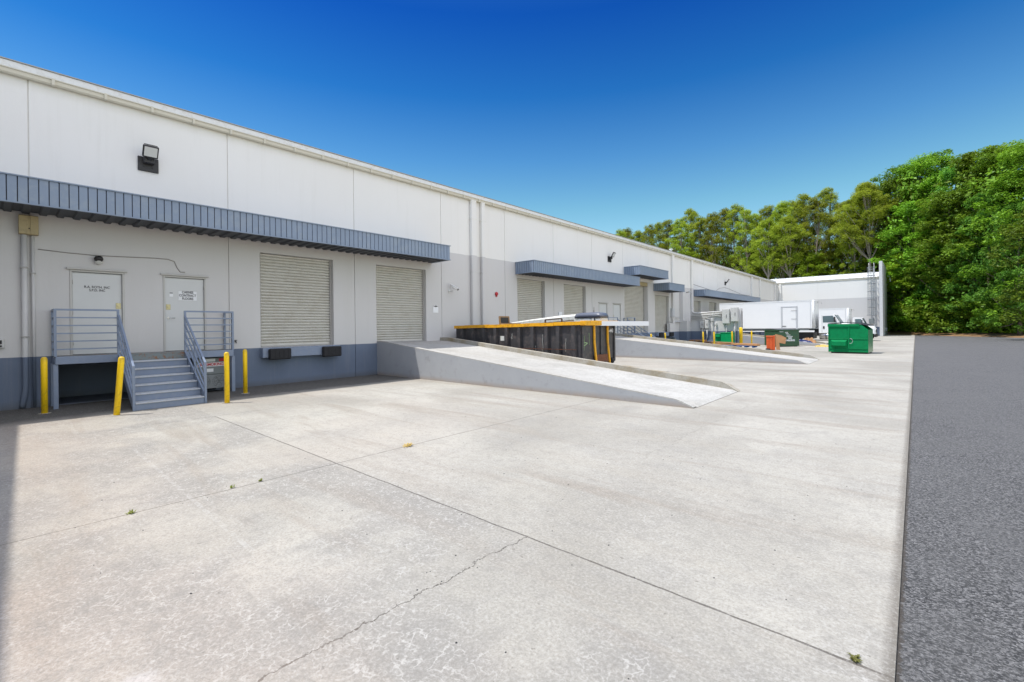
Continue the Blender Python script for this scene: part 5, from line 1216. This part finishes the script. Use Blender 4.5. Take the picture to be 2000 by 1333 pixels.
# distant wood closing the gaps, and ground cover
rg = np.random.default_rng(77); C = []; Rd = []
for k in range(1500):
    x = rg.uniform(-78, 34); y = 109+rg.uniform(0, 16) if x < 3 else 105-(x-3)*1.5+rg.uniform(0, 14)
    C.append((x, y, rg.uniform(0.5, 19.0))); Rd.append(rg.uniform(1.0, 2.0))
o = bpy.data.objects.new('woodland', leaf_mesh('woodland', pyr_leaves(C, Rd, 75, 0.34, 0.7, rg, 0.8), 'leaf_broad')); col.objects.link(o); tag(o, 'dense dark wood filling the gaps behind the trees', 'woodland', kind='stuff')
C = [(x, 90.2-14.2*max(0, (x+2.2)/11.8)**1.25+rg.uniform(3.2, 7.0), 0.5) for x in rg.uniform(-3, 11, 260)]
o = bpy.data.objects.new('ground_cover', leaf_mesh('ground_cover', np.maximum(pyr_leaves(C, [0.35]*260, 40, 0.09, 0.6, rg, 0.7), [-100, -100, -0.05]), 'leaf_bright')); col.objects.link(o); tag(o, 'low weeds and grass along the forest edge', 'ground cover', kind='stuff')
# weeds in the slab joints
def weed(x, y, n, r_, h, label, mat='weed', seed=0):
    rw = random.Random(seed); m = MB()
    for k in range(n):
        a = rw.uniform(0, 6.28); q = rw.uniform(0.3, 1)*r_; px_, py_ = x+rw.uniform(-.25, .25)*r_, y+rw.uniform(-.6, .6)*r_
        dx, dy = math.cos(a)*q, math.sin(a)*q; wv = Vector((-dy, dx, 0)).normalized()*0.006; z = h*rw.uniform(0.5, 1)
        b0 = Vector((px_, py_, 0.001)); b1 = Vector((px_+dx*0.5, py_+dy*0.5, z)); b2 = Vector((px_+dx, py_+dy, z*0.75))
        m.add([b0-wv, b0+wv, b1+wv, b1-wv, b2], [(0, 1, 2, 3), (3, 2, 4)])
    return tag(m.build('weed', mat), label, 'weed', 'weeds in the concrete joints')
weed(-6.02, 0.88, 16, 0.05, 0.035, 'low green weed in the joint, leftmost of the three near weeds', seed=1)
weed(-6.05, 1.81, 9, 0.03, 0.04, 'green weed in the joint, middle of the three near weeds', seed=2)
weed(-6.05, 2.12, 10, 0.035, 0.035, 'green weed in the joint, right of the three near weeds', seed=3)
weed(-6.0, 4.24, 40, 0.10, 0.05, 'dry straw-coloured weed in the joint beyond the slab crossing', 'straw', seed=4)
weed(-0.27, 3.12, 30, 0.04, 0.02, 'yellow-green weed where the long joint meets the asphalt', seed=5)

m = MB(); rp = random.Random(9)
for k in range(150):
    x, y = rp.uniform(-9, -0.3), rp.uniform(0.3, 9); a = rp.uniform(0.004, 0.011)
    p = [(x+a*math.cos(q)*rp.uniform(.6, 1.2), y+a*math.sin(q)*rp.uniform(.6, 1.2), 0.0) for q in (0, 1.26, 2.5, 3.8, 5.0)]
    m.add(p+[(x, y, a*0.7)], [(0, 1, 5), (1, 2, 5), (2, 3, 5), (3, 4, 5), (4, 0, 5)])
tag(m.build('grit', 'ink'), 'scattered dark grit on the concrete', 'grit', kind='stuff')
